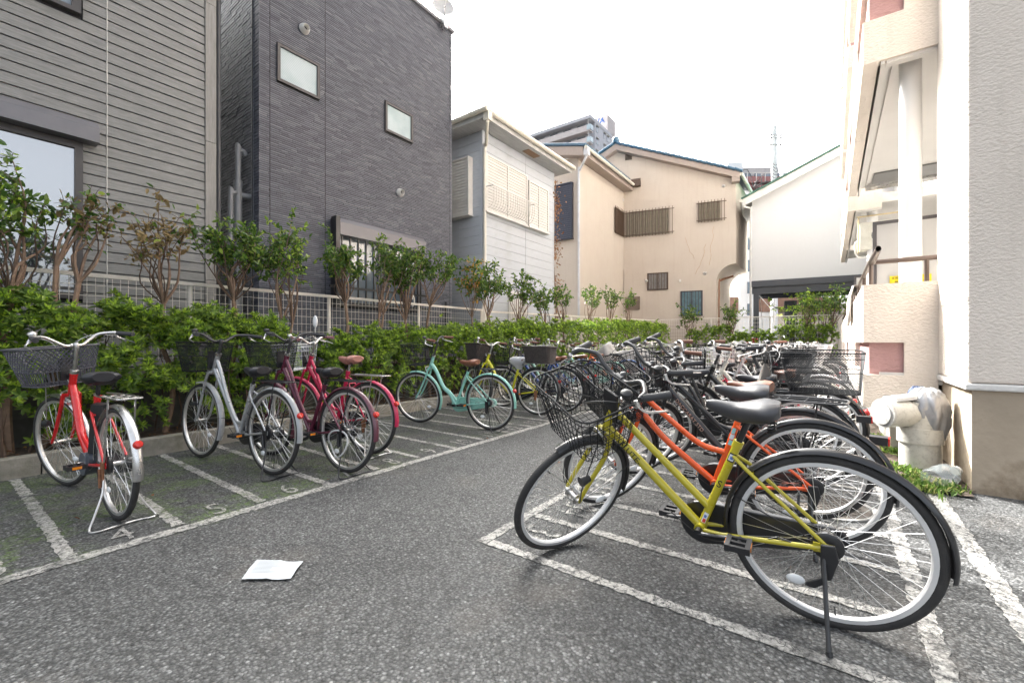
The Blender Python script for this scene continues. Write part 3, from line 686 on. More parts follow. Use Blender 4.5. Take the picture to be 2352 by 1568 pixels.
# ---------------------------------------------------------------- charcoal three storey house
xt0, xt1 = 3.14, 7.44; ZT = 8.35
H2 = thing('house', 'tall charcoal house clad in thin stone strips with three windows', 'house', (xt0, B1, 0))
m = MB(); m.box(xt0 + .02, xt1 - .02, B1 + .02, 15, 0, ZT); m.part('wall', M_STRIPB, H2, False)
wins = []  # a0,a1,z0,z1
a0, a1 = a_at(636, B1), a_at(733, B1); wins.append((a0, a1, z_at(185, a0, B1), z_at(98, a0, B1)))
a0, a1 = a_at(884, B1), a_at(947, B1); wins.append((a0, a1, z_at(300, a0, B1), z_at(232, a0, B1)))
a0, a1 = a_at(760, B1), a_at(962, B1); gz1 = z_at(503, a0, B1); gz0 = 1.75; wins.append((a0, a1, gz0, gz1))
def strips(face, x0, x1, off, z0, z1, holes, hgt=.033, seg=(.08, .24)):
    """face 'b': along a, showing -b ; face 'a': along b, showing -a"""
    m = MB(); V = []; z = z0; F = []
    while z < z1:
        x = x0
        while x < x1 - .01:
            L = min(rnd.uniform(*seg), x1 - x); pr = rnd.choice((.005, .007, .008, .011)); zz0, zz1 = z + .0025, min(z + hgt - .004, z1)
            xa, xb = x + .0015, x + L - .0015
            segs = [(xa, xb)]
            for h in holes:
                if zz1 > h[2] - .02 and zz0 < h[3] + .02:
                    ns = []
                    for s0, s1 in segs:
                        if s1 <= h[0] or s0 >= h[1]: ns.append((s0, s1))
                        else:
                            if s0 < h[0]: ns.append((s0, h[0]))
                            if s1 > h[1]: ns.append((h[1], s1))
                    segs = ns
            for s0, s1 in segs:
                n = len(V)
                if face == 'b': q = [(s0, off, zz0), (s1, off, zz0), (s1, off, zz1), (s0, off, zz1), (s0, off - pr, zz0 + .002), (s1, off - pr, zz0 + .002), (s1, off - pr, zz1 - .006), (s0, off - pr, zz1 - .006)]
                else: q = [(off, s1, zz0), (off, s0, zz0), (off, s0, zz1), (off, s1, zz1), (off - pr, s1, zz0 + .002), (off - pr, s0, zz0 + .002), (off - pr, s0, zz1 - .006), (off - pr, s1, zz1 - .006)]
                V += q; F += [(n + 4, n + 5, n + 6, n + 7), (n, n + 1, n + 5, n + 4), (n + 1, n + 2, n + 6, n + 5), (n + 2, n + 3, n + 7, n + 6), (n + 3, n, n + 4, n + 7)]
            x += L
        z += hgt
    m.add(V, F); return m
strips('b', xt0, a_at(620, B1), B1 + .02, 0, ZT, [], seg=(.1, .2)).part('siding_strips', M_STRIP, H2, False, kind='stuff')
xs_ = a_at(748, B1)
strips('b', a_at(620, B1) + .012, xs_ - .006, B1 + .02, 0, ZT, wins).part('siding_strips', M_STRIP, H2, False, kind='stuff')
strips('b', xs_ + .006, xt1 - .1, B1 + .02, 0, ZT, wins).part('siding_strips', M_STRIP, H2, False, kind='stuff')
strips('b', xt1 - .09, xt1, B1 + .02, 0, ZT, [], seg=(.08, .09)).part('siding_strips', M_STRIP, H2, False, kind='stuff')
strips('a', B1 + .02, B1 + 2.6, xt0 + .02, 0, ZT, [], hgt=.05).part('siding_strips', M_STRIP, H2, False, kind='stuff')
m = MB(); m.box(xt0 - .03, xt1 + .03, B1 - .04, 15.1, ZT, ZT + .07); m.part('parapet_cap', M_SHUT, H2, False)
for (a0, a1, z0, z1) in wins[:2]:
    m = MB(); f = .045
    for q in ((a0, a1, z0, z0 + f), (a0, a1, z1 - f, z1), (a0, a0 + f, z0 + f, z1 - f), (a1 - f, a1, z0 + f, z1 - f)): m.box(q[0], q[1], B1 - .03, B1 + .03, q[2], q[3])
    w = m.part('window', M_FRAMEK, H2, False, 'small fixed window with frosted pane')
    m = MB(); m.box(a0 + f, a1 - f, B1 - .002, B1 + .015, z0 + f, z1 - f); m.part('pane', M_FROST, w, False)
a0, a1, z0, z1 = wins[2]
m = MB(); m.box(a0, a1, B1 - .04, B1 + .04, z0, z0 + .06); m.box(a0, a0 + .06, B1 - .04, B1 + .04, z0 + .06, z1 - .05); m.box(a1 - .06, a1, B1 - .04, B1 + .04, z0 + .06, z1 - .05); m.box((a0 + a1) / 2 - .03, (a0 + a1) / 2 + .03, B1 - .02, B1 + .03, z0 + .06, z1 - .05); m.box(a0, a1, B1 - .04, B1 + .04, z1 - .05, z1)
w = m.part('window', M_FRAMEK, H2, False, 'wide barred window under a shutter box')
m = MB(); m.box(a0 + .06, (a0 + a1) / 2 - .03, B1 + .0, B1 + .018, z0 + .06, z1 - .05); m.part('pane', M_GLASSB, w, False)
m = MB(); m.box((a0 + a1) / 2 + .03, a1 - .06, B1 + .0, B1 + .018, z0 + .06, z1 - .05); m.part('pane', M_GLASSB, w, False)
m = MB(); m.prism([(B1 + .02, z1 - .28), (B1 - .19, z1 - .28), (B1 - .19, z1 - .06), (B1 - .12, z1 + .02), (B1 + .02, z1 + .02)], 0, a0 + .07, a1 + .03); m.part('shutter_box', M_SHUT, H2, False)
m = MB(); m.box(a0 - .02, a0 + .06, B1 - .20, B1 - .045, z0 - .05, z1 + .03); m.part('shutter_rail', M_BLKM, H2, False)
for i in range(12):
    x = a0 + .12 + i * (a1 - a0 - .2) / 11
    m = MB(); m.box(x, x + .018, B1 - .15, B1 - .13, z0 + .0, z1 - .30); m.part('window_bar', M_BLKM, H2, False)
m = MB(); m.box(a0 - .0, a1 + .1, B1 - .17, B1 - .15, z0 + .02, z0 + .06); m.box(a0 - .12, a1 + .1, B1 - .17, B1 - .15, z0 + .30, z0 + .34); m.part('bar_frame', M_BLKM, H2, False)
m = MB(); m.tube(smooth([(a1 - .35, B1 - .2, z0 + .22), (a1 - .33, B1 - .2, z0 + .30), (a1 - .30, B1 - .2, z0 + .22), (a1 - .31, B1 - .2, z0 + .12), (a1 - .36, B1 - .2, z0 + .08)], 4), .012, 6); m.part('hook', M_ALUW, H2)
for (u, v) in ((698, 68), (918, 443)):
    a = a_at(u, B1); z = z_at(v, a, B1)
    m = MB(); m.lathe([(.085, 0), (.085, -.02), (.07, -.07), (.052, -.10), (.045, -.09), (.045, -.02)], 20, (a, B1 - .0, z), 'y'); v_ = m.part('vent_hood', M_ALUW, H2)
    m = MB(); m.lathe([(.044, -.03), (.001, -.031)], 16, (a, B1, z), 'y'); m.part('vent_opening', M_BLKP, v_)
def downpipe(parent, x, y, z0, z1, r=.032, m_=M_PIPEK, clips=1.1):
    m = MB(); m.tube([(x, y, z0), (x, y, z1)], r, 12)
    z = z0 + .6
    while z < z1: m.tube([(x, y, z), (x, y, z + .05)], r + .006, 12); m.box(x - .008, x + .008, y, y + .1, z + .015, z + .03); z += clips
    return m.part('downpipe', m_, parent)
downpipe(H2, a_at(583, B1 + .25) - .0, B1 + .25, 0, ZT)
downpipe(H1, xr + .07, B1 + .10, 0, 7.6, .036)
downpipe(H2, xt1 - .28, B1 - .06, 0, 2.0, .03)
vp = thing('vent_pipes', 'two grey drain vent pipes with bent tops in the gap between the dark houses', 'vent pipe', (3.02, 7.9, 0))
yb = 7.55
def pu(u): return a_at(u, yb)
px = pu(547)
m = MB(); ztop = z_at(345, px, yb)
m.tube(smooth([(px, yb, 0), (px, yb, 1.6), (px, yb, ztop - .12), (px + .02, yb, ztop - .02), (px + .07, yb, ztop), (px + .11, yb, ztop - .05)], 5), .042, 14)
zc = z_at(430, px, yb); m.tube([(px, yb, 0), (px, yb, zc)], .056, 14); m.tube([(px, yb, zc), (px, yb, zc + .10)], .062, 14)
m.tube([(px, yb, zc - .12), (px + .14, yb - .02, zc - .12)], .045, 12); m.tube([(px + .12, yb - .02, zc - .12), (px + .17, yb - .02, zc - .12)], .052, 12)
m.part('tall_pipe', M_PIPEG, vp)
m = MB(); z2 = z_at(445, px, yb); qx = pu(528)
m.tube(smooth([(qx, yb - .03, 0), (qx, yb - .03, 1.5), (qx, yb - .03, z2 - .10), (qx + .02, yb - .03, z2 - .02), (qx + .09, yb - .02, z2), (px, yb, z2)], 5), .036, 12); m.part('short_pipe', M_PIPEG, vp)
# satellite dish on the parapet
ds = thing('satellite_dish', 'white satellite dish clamped to the top corner of the charcoal house', 'satellite dish', (7.1, B1, ZT))
dx, dz = a_at(1022, B1 - .1), ZT + .40
m = MB(); m.box(dx - .06, dx + .06, B1 - .14, B1 + .0, ZT - .12, ZT + .10); m.part('clamp', M_CHR, ds, False)
m = MB(); m.tube([(dx, B1 - .08, ZT - .1), (dx, B1 - .08, dz)], .02, 8); m.part('mast', M_CHR, ds)
Md = Matrix.Translation((dx + .03, B1 - .0, dz - .02)) @ Matrix.Rotation(R_(-35), 4, 'Z') @ Matrix.Rotation(R_(65), 4, 'X') @ Matrix.Diagonal((1.0, 1.4, 1.2, 1))
m = MB(Md); m.lathe([(.001, .0), (.09, .006), (.18, .025), (.245, .05), (.25, .052), (.245, .058), (.16, .028), (.001, .008)], 28); m.part('dish', mat('dish white', (.36, .36, .36), .5), ds)
m = MB(Md); m.tube(smooth([(0, .0, .0), (.0, -.03, -.05), (0, -.08, -.07)], 3), .03, 8); m.part('bracket', M_CHR, ds)
m = MB(Md); m.tube([(0, -.25, .05), (0, -.2, .33)], .008, 6); m.box(-.03, .03, -.23, -.16, .3, .38); m.part('feed_arm', M_CHR, ds)

# ---------------------------------------------------------------- pale grey siding house
B3 = 7.0; c0 = a_at(1108, B3); c1 = a_at(1272, B3); ZE = 6.35
H3 = thing('house', 'pale grey two storey house with cream louvre shutters and gutters', 'house', (c0, B3, 0))
m = MB(); m.box(c0 + .02, c1 - .02, B3 + .02, 15, 0, ZE); m.part('wall', mat('joint shade backing', (.12, .12, .12), .9), H3, False)
cj = a_at(1207, B3); rh = .235
mf1 = MB().box(c0 + .075, cj - .005, B3 - .0, B3 + .019, .004, rh - .004).mesh('plank', M_PANELG, (c0, B3, 0)); mf2 = MB().box(cj + .005, c1 - .04, B3 - .0, B3 + .019, .004, rh - .004).mesh('plank', M_PANELG, (c0, B3, 0))
ms1 = MB().box(c0 + .0, c0 + .019, B3 + .085, B3 + 3.0, .004, rh - .004).mesh('plank', M_PANELG, (c0, B3, 0))
for r in range(27):
    for q in (mf1, mf2, ms1): link('plank', q, H3, loc=(0, 0, r * rh))
m = MB(); m.box(c0 - .01, c0 + .07, B3 - .01, B3 + .08, 0, ZE); m.box(c1 - .035, c1 + .01, B3 - .008, B3 + .05, 0, ZE); m.part('corner_trim', M_PANELG, H3, False)
ov = .45
m = MB(); m.box(c0 - ov, c1 + ov * .6, B3 - ov, 15, ZE, ZE + .03); sf = m.part('soffit', mat('grey soffit board', (.36, .36, .36), .7, var=.12, scale=3, stretch=(1, 6, 1)), H3, False)
vx = a_at(1206, B3 - .2); m = MB(); m.box(vx - .02, vx + .55, B3 - .34, B3 - .12, ZE - .015, ZE - .002); m.part('soffit_vent', mat('brown vent', (.2, .12, .07), .7), sf, False)
m = MB(); m.box(c0 - ov - .02, c1 + ov * .6 + .02, B3 - ov - .02, B3 - ov, ZE - .01, ZE + .22); m.box(c0 - ov - .02, c0 - ov, B3 - ov, 15, ZE - .01, ZE + .22); m.part('fascia', mat('grey fascia', (.42, .42, .41), .6), H3, False)
m = MB(); m.prism([(B3 - ov - .02, ZE + .222), (15, ZE + .222), (15, ZE + .5)], 0, c0 - ov, c1 + ov * .6); m.part('roof', M_STRIPB, H3, False)
def gutter(parent, p0, p1, r=.06, m_=M_GUTT):
    m = MB(); p0 = np.array(p0, float); p1 = np.array(p1, float); m.tube([p0, p1], r, 12); L = np.linalg.norm(p1 - p0); d = (p1 - p0) / L; s = .5
    while s < L: m.tube([p0 + d * s, p0 + d * (s + .03)], r + .008, 12); s += .75
    return m.part('gutter', m_, parent)
gutter(H3, (c0 - ov - .08, B3 - ov - .08, ZE + .14), (c1 + ov * .6 + .1, B3 - ov - .08, ZE + .14)); gutter(H3, (c0 - ov - .08, B3 - ov - .14, ZE + .14), (c0 - ov - .08, 11, ZE + .14))
m = MB(); m.box(c0 - ov - .05, c0 - ov + .10, B3 - ov - .15, B3 - ov - .0, ZE - .10, ZE + .10)
m.tube(smooth([(c0 - ov + .03, B3 - ov - .07, ZE - .08), (c0 - ov + .03, B3 - ov - .05, ZE - .18), (c0 + .0, B3 - .12, ZE - .40), (c0 + .02, B3 - .06, ZE - .50), (c0 + .02, B3 - .06, 4), (c0 + .02, B3 - .06, 0)], 4), .04, 12); m.part('downpipe', M_GUTT, H3)
def louvre(parent, x0, x1, z0, z1, off, face, n_frames=2, gap=.055, mat_=M_ALUW, name='shutter', proud=.10):
    """framed louvre shutter box"""
    m = MB()
    def bx(s0, s1, d0, d1, q0, q1):
        if face == 'b': m.box(s0, s1, off - d1, off - d0, q0, q1)
        else: m.box(off - d1, off - d0, s0, s1, q0, q1)
    bx(x0, x1, 0, proud - .03, z0, z1)
    bx(x0, x1, proud - .03, proud, z0, z0 + .04); bx(x0, x1, proud - .03, proud, z1 - .04, z1)
    for i in range(n_frames + 1):
        s = x0 + (x1 - x0 - .05) * i / n_frames; bx(s, s + .05, proud - .03, proud, z0 + .04, z1 - .04)
    bx(x0 - .02, x1 + .02, 0, proud + .03, z0 - .035, z0 - .002)
    sh = m.part(name, mat_, parent, False)
    m = MB(); w = (x1 - x0 - .05) / n_frames
    for i in range(n_frames):
        z = z0 + .05
        while z < z1 - .05:
            m.F_ = None
            s0, s1 = x0 + w * i + .052, x0 + w * (i + 1) - .002
            poly = [(off - proud + .030, z + gap * .92), (off - proud + .012, z + .006), (off - proud + .010, z), (off - proud + .030, z)]
            if face == 'b': m.prism(poly, 0, s0, s1)
            else: m.prism([(p[0], p[1]) for p in poly], 1, s0, s1)
            z += gap
    m.part('louvre_slats', mat_, sh, False, kind='stuff')
    return sh
# front shutters
s1a, s1b = a_at(1117, B3 - .1), a_at(1212, B3 - .1); zt1 = z_at(352, s1a, B3 - .1); zb1 = z_at(483, s1a, B3 - .1)
louvre(H3, s1a, s1b, zb1, zt1, B3, 'b', 2, .075)
s2a, s2b = s1b + .03, a_at(1258, B3 - .1)
louvre(H3, s2a, s2b, zb1, zt1 - .12, B3, 'b', 2, .075, proud=.14)
louvre(H3, B3 + .32, B3 + 1.6, zb1 - .05, zt1 - .02, c0, 'a', 2, .075, proud=.16)
# flower-box railing
m = MB(); z0_ = zb1 + .04; z1_ = zb1 + .58
for z in (z1_, ): m.tube([(s1a - .02, B3 - .11, z), (s1a + .0, B3 - .32, z), (s1b + .05, B3 - .32, z), (s1b + .05, B3 - .11, z)], .014, 6)
rl = m.part('railing', M_ALUW, H3)
for i in range(19):
    x = s1a + .03 + i * (s1b - s1a - .02) / 18
    m = MB(); m.tube(smooth([(x, B3 - .32, z1_), (x, B3 - .31, z0_ + .2), (x, B3 - .22, z0_ + .05), (x, B3 - .13, z0_ + .02)], 3), .007, 5); m.part('baluster', M_ALUW, rl)
# ground floor louvre
g0, g1 = a_at(1166, B3), a_at(1206, B3)
m = MB(); m.box(g0, g1, B3 - .05, B3 - .002, 1.0, z_at(668, g0, B3)); gs = m.part('shutter', M_ALUW, H3, False, 'vertical slatted ground floor shutter')
for i in range(9):
    x = g0 + .03 + i * (g1 - g0 - .08) / 8; m = MB(); m.box(x, x + .03, B3 - .075, B3 - .052, 1.02, z_at(672, g0, B3)); m.part('slat', M_ALUW, gs, False)
# dry vine at the far corner
vn = thing('dry_vine', 'dried orange brown vine hanging on the corner of the beige house', 'vine', (c1 + .3, B3 + .2, 0))
n = 700; zz = nrg.uniform(1.8, 6.2, n); keep = np.sin(zz * 5) + nrg.random(n) * 1.6 > .2; zz = zz[keep]; n = len(zz)
pos = np.stack([c1 + .18 + nrg.normal(0, .10, n), B3 + .05 + nrg.normal(0, .10, n), zz], 1) - np.array(ORG[vn.name])
me = leaves_mesh('foliage', pos, unit(nrg.normal(0, .6, (n, 3)) + np.array([0, 0, -1])), unit(nrg.normal(0, 1, (n, 3))), nrg.uniform(.05, .12, n), nrg.uniform(.03, .06, n), [island_mat('dry vine leaf', [(0, (.14, .06, .03)), (1, (.32, .17, .08))], .7, .2)])
link('foliage', me, vn, kind='stuff')
m = MB(); m.tube(smooth([(c1 + .15, B3 + .1, 0), (c1 + .22, B3 + .05, 2), (c1 + .12, B3 + .08, 4), (c1 + .2, B3 + .05, 6.2)], 5), .015, 6); m.part('stem', M_BARKD, vn)
# ---------------------------------------------------------------- beige house : wing in the lot frame, gable in its own frame
B5 = 8.4; w0 = a_at(1328, B5); ZW = 8.72
HB = thing('house', 'beige stucco house with blue tiled gable roof and brown window grilles', 'house', (w0, B5, 0))
GX, GY = 5.58, 21.8
GD = Vector((.917, -.4)).normalized(); GN = Vector((GD.y, -GD.x))     # GN points toward the camera side
def gl(s, d, z):      # gable frame -> lot frame ; s along the face, d toward the viewer
    x = GX + GD.x * s + GN.x * d; y = GY + GD.y * s + GN.y * d
    return (x * CA + y * SA, -x * SA + y * CA, z)
MG = Matrix.Identity(4)
_ex = Vector(gl(1, 0, 0)) - Vector(gl(0, 0, 0)); _ey = Vector(gl(0, -1, 0)) - Vector(gl(0, 0, 0)); _o = gl(0, 0, 0)
for i in range(3): MG[i][0] = _ex[i]; MG[i][1] = _ey[i]; MG[i][2] = (0, 0, 1)[i]; MG[i][3] = _o[i]
MG2 = MG.copy()
for i_ in range(3): MG2[i_][1] = (1, 0, 0)[i_]
def GMB(): return MB(MG)                # local coords: x along the face, y away from the viewer, z up
def gs_at(u, v=None):
    k = (u - 1176) / 1000; s = (k * GY - GX) / (GD.x - k * GD.y); Y = GY + GD.y * s
    return s if v is None else (s, 1.1 - (v - 784) / 1000 * Y)
wend = gl(0, 0, 0)[0]
m = MB(); m.box(w0, wend + .5, B5, 16, 0, ZW); m.part('wing_wall', M_BEIGE, HB, False)
# gable wall with cove on the right
sR, zc_ = gs_at(1690, 605); sL0 = gs_at(1645); zE = gs_at(1685, 400)[1] - .15; zA = gs_at(1418, 345)[1]; sA = gs_at(1418)
pr_ = [(-.0, 0), (sL0, 0), (sL0, zc_ - (sR - sL0))]
for i in range(1, 9):
    t_ = i / 8 * math.pi / 2; pr_.append((sL0 + (sR - sL0) * (1 - math.cos(t_)), zc_ - (sR - sL0) + (sR - sL0) * math.sin(t_)))
pr_ += [(sR, zE), (sA, zA), (-2.6, zA - .52 * (2.6 + sA) * 1.0), (-2.6, 6)]
pr_ += [(-2.6, 0)]
# keep the facade to the right of the wing and let the gable top run behind it
m = MB(MG2); m.prism(pr_[:], 1, .0, 3.4); m.part('gable_wall', M_BEIGE, HB, False)
# verge boards
def verge(s0, z0, s1, z1, th=.30, pr=.36):
    m = GMB(); m.prism([(s0, z0 - th), (s1, z1 - th), (s1, z1), (s0, z0)], 1, -pr, -.003); return m
e1 = (sR + .14, zE - .02); slope = (zA - zE) / (sA - sR)
zA2 = zA + .18
verge(sA, zA2, e1[0], zE + .18 + slope * .14).part('verge_board', M_TRIMB, HB, False)
verge(-2.7, zA2 - .52 * (sA + 2.7), sA, zA2).part('verge_board', M_TRIMB, HB, False)
m = GMB(); m.box(sR - .18, sR + .14, -.34, -.0, zE - .30, zE - .06); m.part('eave_return', M_TRIMB, HB, False)
def tiles(s0, z0, s1, z1, y0, y1, n, rows):
    L = math.hypot(s1 - s0, z1 - z0); step = L / n; an = math.atan2(z1 - z0, s1 - s0); out = []
    mm = MB(); mm.tube([(0, 0, .05), (step * 1.12, 0, .012)], .11, 8, flat=.6)
    me = mm.mesh('tile', M_ROOFB, (0, 0, 0), True)
    for r in range(rows):
        for i in range(n):
            s = s0 + (s1 - s0) * i / n; z = z0 + (z1 - z0) * i / n
            o = link('tile', me, HB)
            L3 = MG @ Vector((s, y0 + r * .19, z + .05)) - Vector(ORG[HB.name])
            o.location = L3; o.rotation_euler = (MG.to_3x3() @ Matrix.Rotation(-an, 3, 'Y')).to_euler()
            o.scale = (1, 1.0, 1)
tiles(e1[0] + .12, zE + .20 + slope * .26, sA, zA2 + .02, -.36, 0, 19, 4)
tiles(-2.8, zA2 - .52 * (sA + 2.8) + .02, sA, zA2 + .02, -.36, 0, 12, 4)
m = MB(MG2); m.prism([(-3, zA2 - .52 * (sA + 3) - .02), (sA, zA2 - .02), (e1[0] + .2, zE + .14 + slope * .3), (e1[0] + .2, zE + .19 + slope * .3), (sA, zA2 + .04), (-3, zA2 - .52 * (sA + 3) + .03)], 1, -.36, 3.6); m.part('roof', M_ROOFB, HB, False)
m = GMB(); m.tube([(sA, -.42, zA2 + .14), (sA, 3.5, zA2 + .14)], .13, 10); m.ball((sA, -.42, zA2 + .16), .17, 8); m.part('ridge', M_ROOFB, HB)
# wing roof : verge facing the lot, sloping up to the left
def WMB(): return MB()
zw = ZW + .12; sl = .26
for (dz0, th, y0, y1, nm, mt) in ((0, .34, w0 - .42, w0 - .38, 'verge_board', M_TRIMB),):
    m = MB(); m.prism([(B5 - .42, zw - th), (14, zw + sl * (14 - B5 + .42) - th), (14, zw + sl * (14 - B5 + .42)), (B5 - .42, zw)], 0, y0, w0 - .0); m.part(nm, mt, HB, False)
m = MB(); m.box(w0 - .1, wend + .2, B5 - .42, B5 - .0, ZW - .16, ZW - .1); m.part('soffit', M_TRIMB, HB, False)
m = MB(); m.prism([(B5 - .5, zw + .01), (14, zw + sl * (14 - B5 + .5) + .01), (14, zw + sl * (14 - B5 + .5) + .06), (B5 - .5, zw + .06)], 0, w0 - .45, wend + .3); m.part('roof', M_ROOFB, HB, False)
mm = MB(); mm.tube([(0, 0, 0), (0, .34, .34 * sl + .01)], .09, 8, flat=.6); me = mm.mesh('tile', M_ROOFB, (0, 0, 0), True)
for r in range(24):
    for i in range(2 if r else 16):
        o = link('tile', me, HB); o.location = Vector((w0 - .38 + r * .2, B5 - .55 + i * .31, zw + .07 + i * .31 * sl)) - Vector(ORG[HB.name])
gutter(HB, (w0 - .45, B5 - .56, zw - .05), (wend - .05, B5 - .56, zw - .05), .065)
m = MB(); m.box(w0 - .38, wend + .1, B5 - .44, B5 - .421, ZW - .16, zw + .02); m.part('fascia', M_TRIMB, HB, False)
m = MB(); m.box(w0 - .42, w0 - .22, B5 - .64, B5 - .46, zw - .35, zw - .08)
m.tube(smooth([(w0 - .32, B5 - .55, zw - .33), (w0 - .31, B5 - .45, zw - .5), (w0 - .08, B5 - .12, zw - .75), (w0 - .05, B5 - .06, zw - .95), (w0 - .05, B5 - .06, 4), (w0 - .05, B5 - .06, 0)], 4), .05, 12); m.part('downpipe', mat('grey white pipe', (.5, .5, .52), .4), HB)
_g = gl(sR + .2, .35, zE); gutter(HB, _g, (_g[0] + 3.8, _g[1], zE), .07)
# dark louvre shutter on the wing's shaded face
zz0, zz1 = z_at(548, w0, B5 + .3), z_at(420, w0, B5 + .3)
louvre(HB, B5 + .22, B5 + 2.2, zz0, zz1, w0, 'a', 1, .085, mat('dark blue grey shutter', (.035, .038, .055), .35, .3), proud=.12)
# things on the gable wall
def grille(s0, z0, s1, z1, nbar, panel=True, mt=M_FRAMEB, ext=.08):
    m = GMB(); m.box(s0 - ext, s1 + ext, -.11, -.09, z0 + .06, z0 + .09); m.box(s0 - ext, s1 + ext, -.11, -.09, z1 - .09, z1 - .06)
    g = m.part('window_grille', mt, HB, False)
    for i in range(nbar):
        s = s0 + (s1 - s0) * i / (nbar - 1); m = GMB(); m.box(s - .012, s + .012, -.135, -.112, z0 - .03, z1 + .04); m.part('bar', mt, g, False)
    if panel:
        m = GMB(); n_ = int((s1 - s0) / .10); P = []
        for i in range(n_ * 4 + 1):
            s = s0 + (s1 - s0 - .18) * i / (n_ * 4); P.append((s, -.05 + .022 * math.sin(i * math.pi / 2), 0))
        m.grid([[(p[0], p[1], z0 + .03) for p in P], [(p[0], p[1], z1 - .02) for p in P]]); m.part('corrugated_screen', mat('taupe corrugated screen', (.24, .21, .16), .6), g, False)
    return g
s0, z1 = gs_at(1440, 488); _, z0 = gs_at(1440, 546); s1 = gs_at(1545); grille(s0, z0, s1, z1, 15)
s0, z1 = gs_at(1604, 466); _, z0 = gs_at(1604, 512); s1 = gs_at(1664); grille(s0, z0, s1, z1, 9, True)
# side half of the corner grille on the wing wall
m = MB(); q0, q1 = a_at(1413, B5 - .1), wend - .05; zq0 = gs_at(1440, 546)[1]; zq1 = gs_at(1440, 488)[1]
m.box(q0, q1, B5 - .11, B5 - .09, zq0 + .06, zq0 + .09); m.box(q0, q1, B5 - .11, B5 - .09, zq1 - .09, zq1 - .06); m.box(q0 + .1, q1, B5 - .05, B5 - .04, zq0 + .03, zq1); g = m.part('window_grille', M_FRAMEB, HB, False)
for i in range(8):
    x = q0 + .03 + (q1 - q0 - .1) * i / 7; m = MB(); m.box(x - .012, x + .012, B5 - .135, B5 - .112, zq0 - .03, zq1 + .04); m.part('bar', M_FRAMEB, g, False)
def gwindow(u0, v0, u1, v1, nbar, fm, pm, label=None):
    s0, z1 = gs_at(u0, v0); _, z0 = gs_at(u0, v1); s1 = gs_at(u1); m = GMB(); f = .05
    for q in ((s0, s1, z0, z0 + f), (s0, s1, z1 - f, z1), (s0, s0 + f, z0 + f, z1 - f), (s1 - f, s1, z0 + f, z1 - f), ((s0 + s1) / 2 - .02, (s0 + s1) / 2 + .02, z0 + f, z1 - f)): m.box(q[0], q[1], -.05, -.002, q[2], q[3])
    w = m.part('window', fm, HB, False, label)
    m = GMB(); m.box(s0 + f, (s0 + s1) / 2 - .02, -.02, -.004, z0 + f, z1 - f); m.part('pane', pm, w, False)
    m = GMB(); m.box((s0 + s1) / 2 + .02, s1 - f, -.02, -.004, z0 + f, z1 - f); m.part('pane', pm, w, False)
    for i in range(nbar):
        s = s0 + .06 + (s1 - s0 - .12) * i / (nbar - 1); m = GMB(); m.box(s - .012, s + .012, -.09, -.06, z0, z1); m.part('window_bar', fm, w, False)
gwindow(1487, 628, 1535, 667, 8, M_FRAMEB, mat('drawn curtain glass', (.24, .22, .20), .25, var=.2, stretch=(12, 12, 1)))
gwindow(1563, 669, 1614, 726, 8, M_ANTH, mat('blue curtain glass', (.13, .22, .25), .2, var=.2))
s0, z1 = gs_at(1436, 684); _, z0 = gs_at(1436, 712); s1 = gs_at(1470)
m = GMB(); z = z0
while z < z1: m.prism([(-.03, z), (-.06, z), (-.03, z + .05)], 0, s0, s1); z += .06
m.part('vent_louvre', mat('taupe louvre', (.16, .12, .09), .6), HB, False)
s0, z1 = gs_at(1417, 359); m = GMB(); s1 = gs_at(1434)
for i in range(5): m.prism([(-.01, z1 - .06 * i), (-.05, z1 - .06 * i - .045), (-.01, z1 - .06 * i - .045)], 0, gs_at(1436), gs_at(1452))
m.part('gable_vent', M_FRAMEB, HB, False)
s0, z1 = gs_at(1451, 413); s1 = gs_at(1472); z0 = gs_at(1451, 432)[1]
m = GMB(); m.prism([(0, z1), (-.14, z1 - .02), (-.26, z1 - .12), (-.28, z0), (-.22, z0), (-.2, z1 - .16), (0, z1 - .1)], 0, s0, s1); m.box(s0, s1, -.05, 0, z0, z1 - .1); m.part('vent_hood', M_FRAMEB, HB, False)
for (u, v, mt) in ((1662, 428, M_CHR), (1619, 628, M_CHR), (1485, 645, M_ALUW), (1430, 460, M_CHR)):
    s, z = gs_at(u, v); m = GMB(); m.ball((s, -.03, z), .075, 8, (1, 1.2, .9)); m.box(s - .07, s + .07, -.02, -.002, z - .07, z + .07); m.part('vent_cap', mt, HB)
s, z = gs_at(1562, 645); m = GMB(); m.box(s - .04, s + .05, -.07, -.003, z - .06, z + .06); m.part('junction_box', M_ALUW, HB, False)
s, z = gs_at(1581, 644); m = GMB(); m.box(s - .17, s + .17, -.015, -.003, z - .16, z + .16); m.part('access_cover', M_BEIGE, HB, False)
s, z = gs_at(1653, 398); s, z = gs_at(1658, 388)
m = GMB(); _s = gs_at(1433); m.tube([(_s + .03, -.04, 0), (_s + .03, -.04, gs_at(1433, 622)[1])], .03, 8); m.part('thin_pipe', M_BEIGE, HB)
m = GMB(); _s = gs_at(1666); _z = gs_at(1666, 640)[1]; m.tube(smooth([(sL0 + .12, .5, 0), (sL0 + .12, .5, _z - .3), (sL0 + .2, .6, _z), (sR - .05, 1.2, _z + .25)], 4), .05, 10); m.part('drain_pipe', mat('brown pipe', (.26, .12, .06), .5), HB)
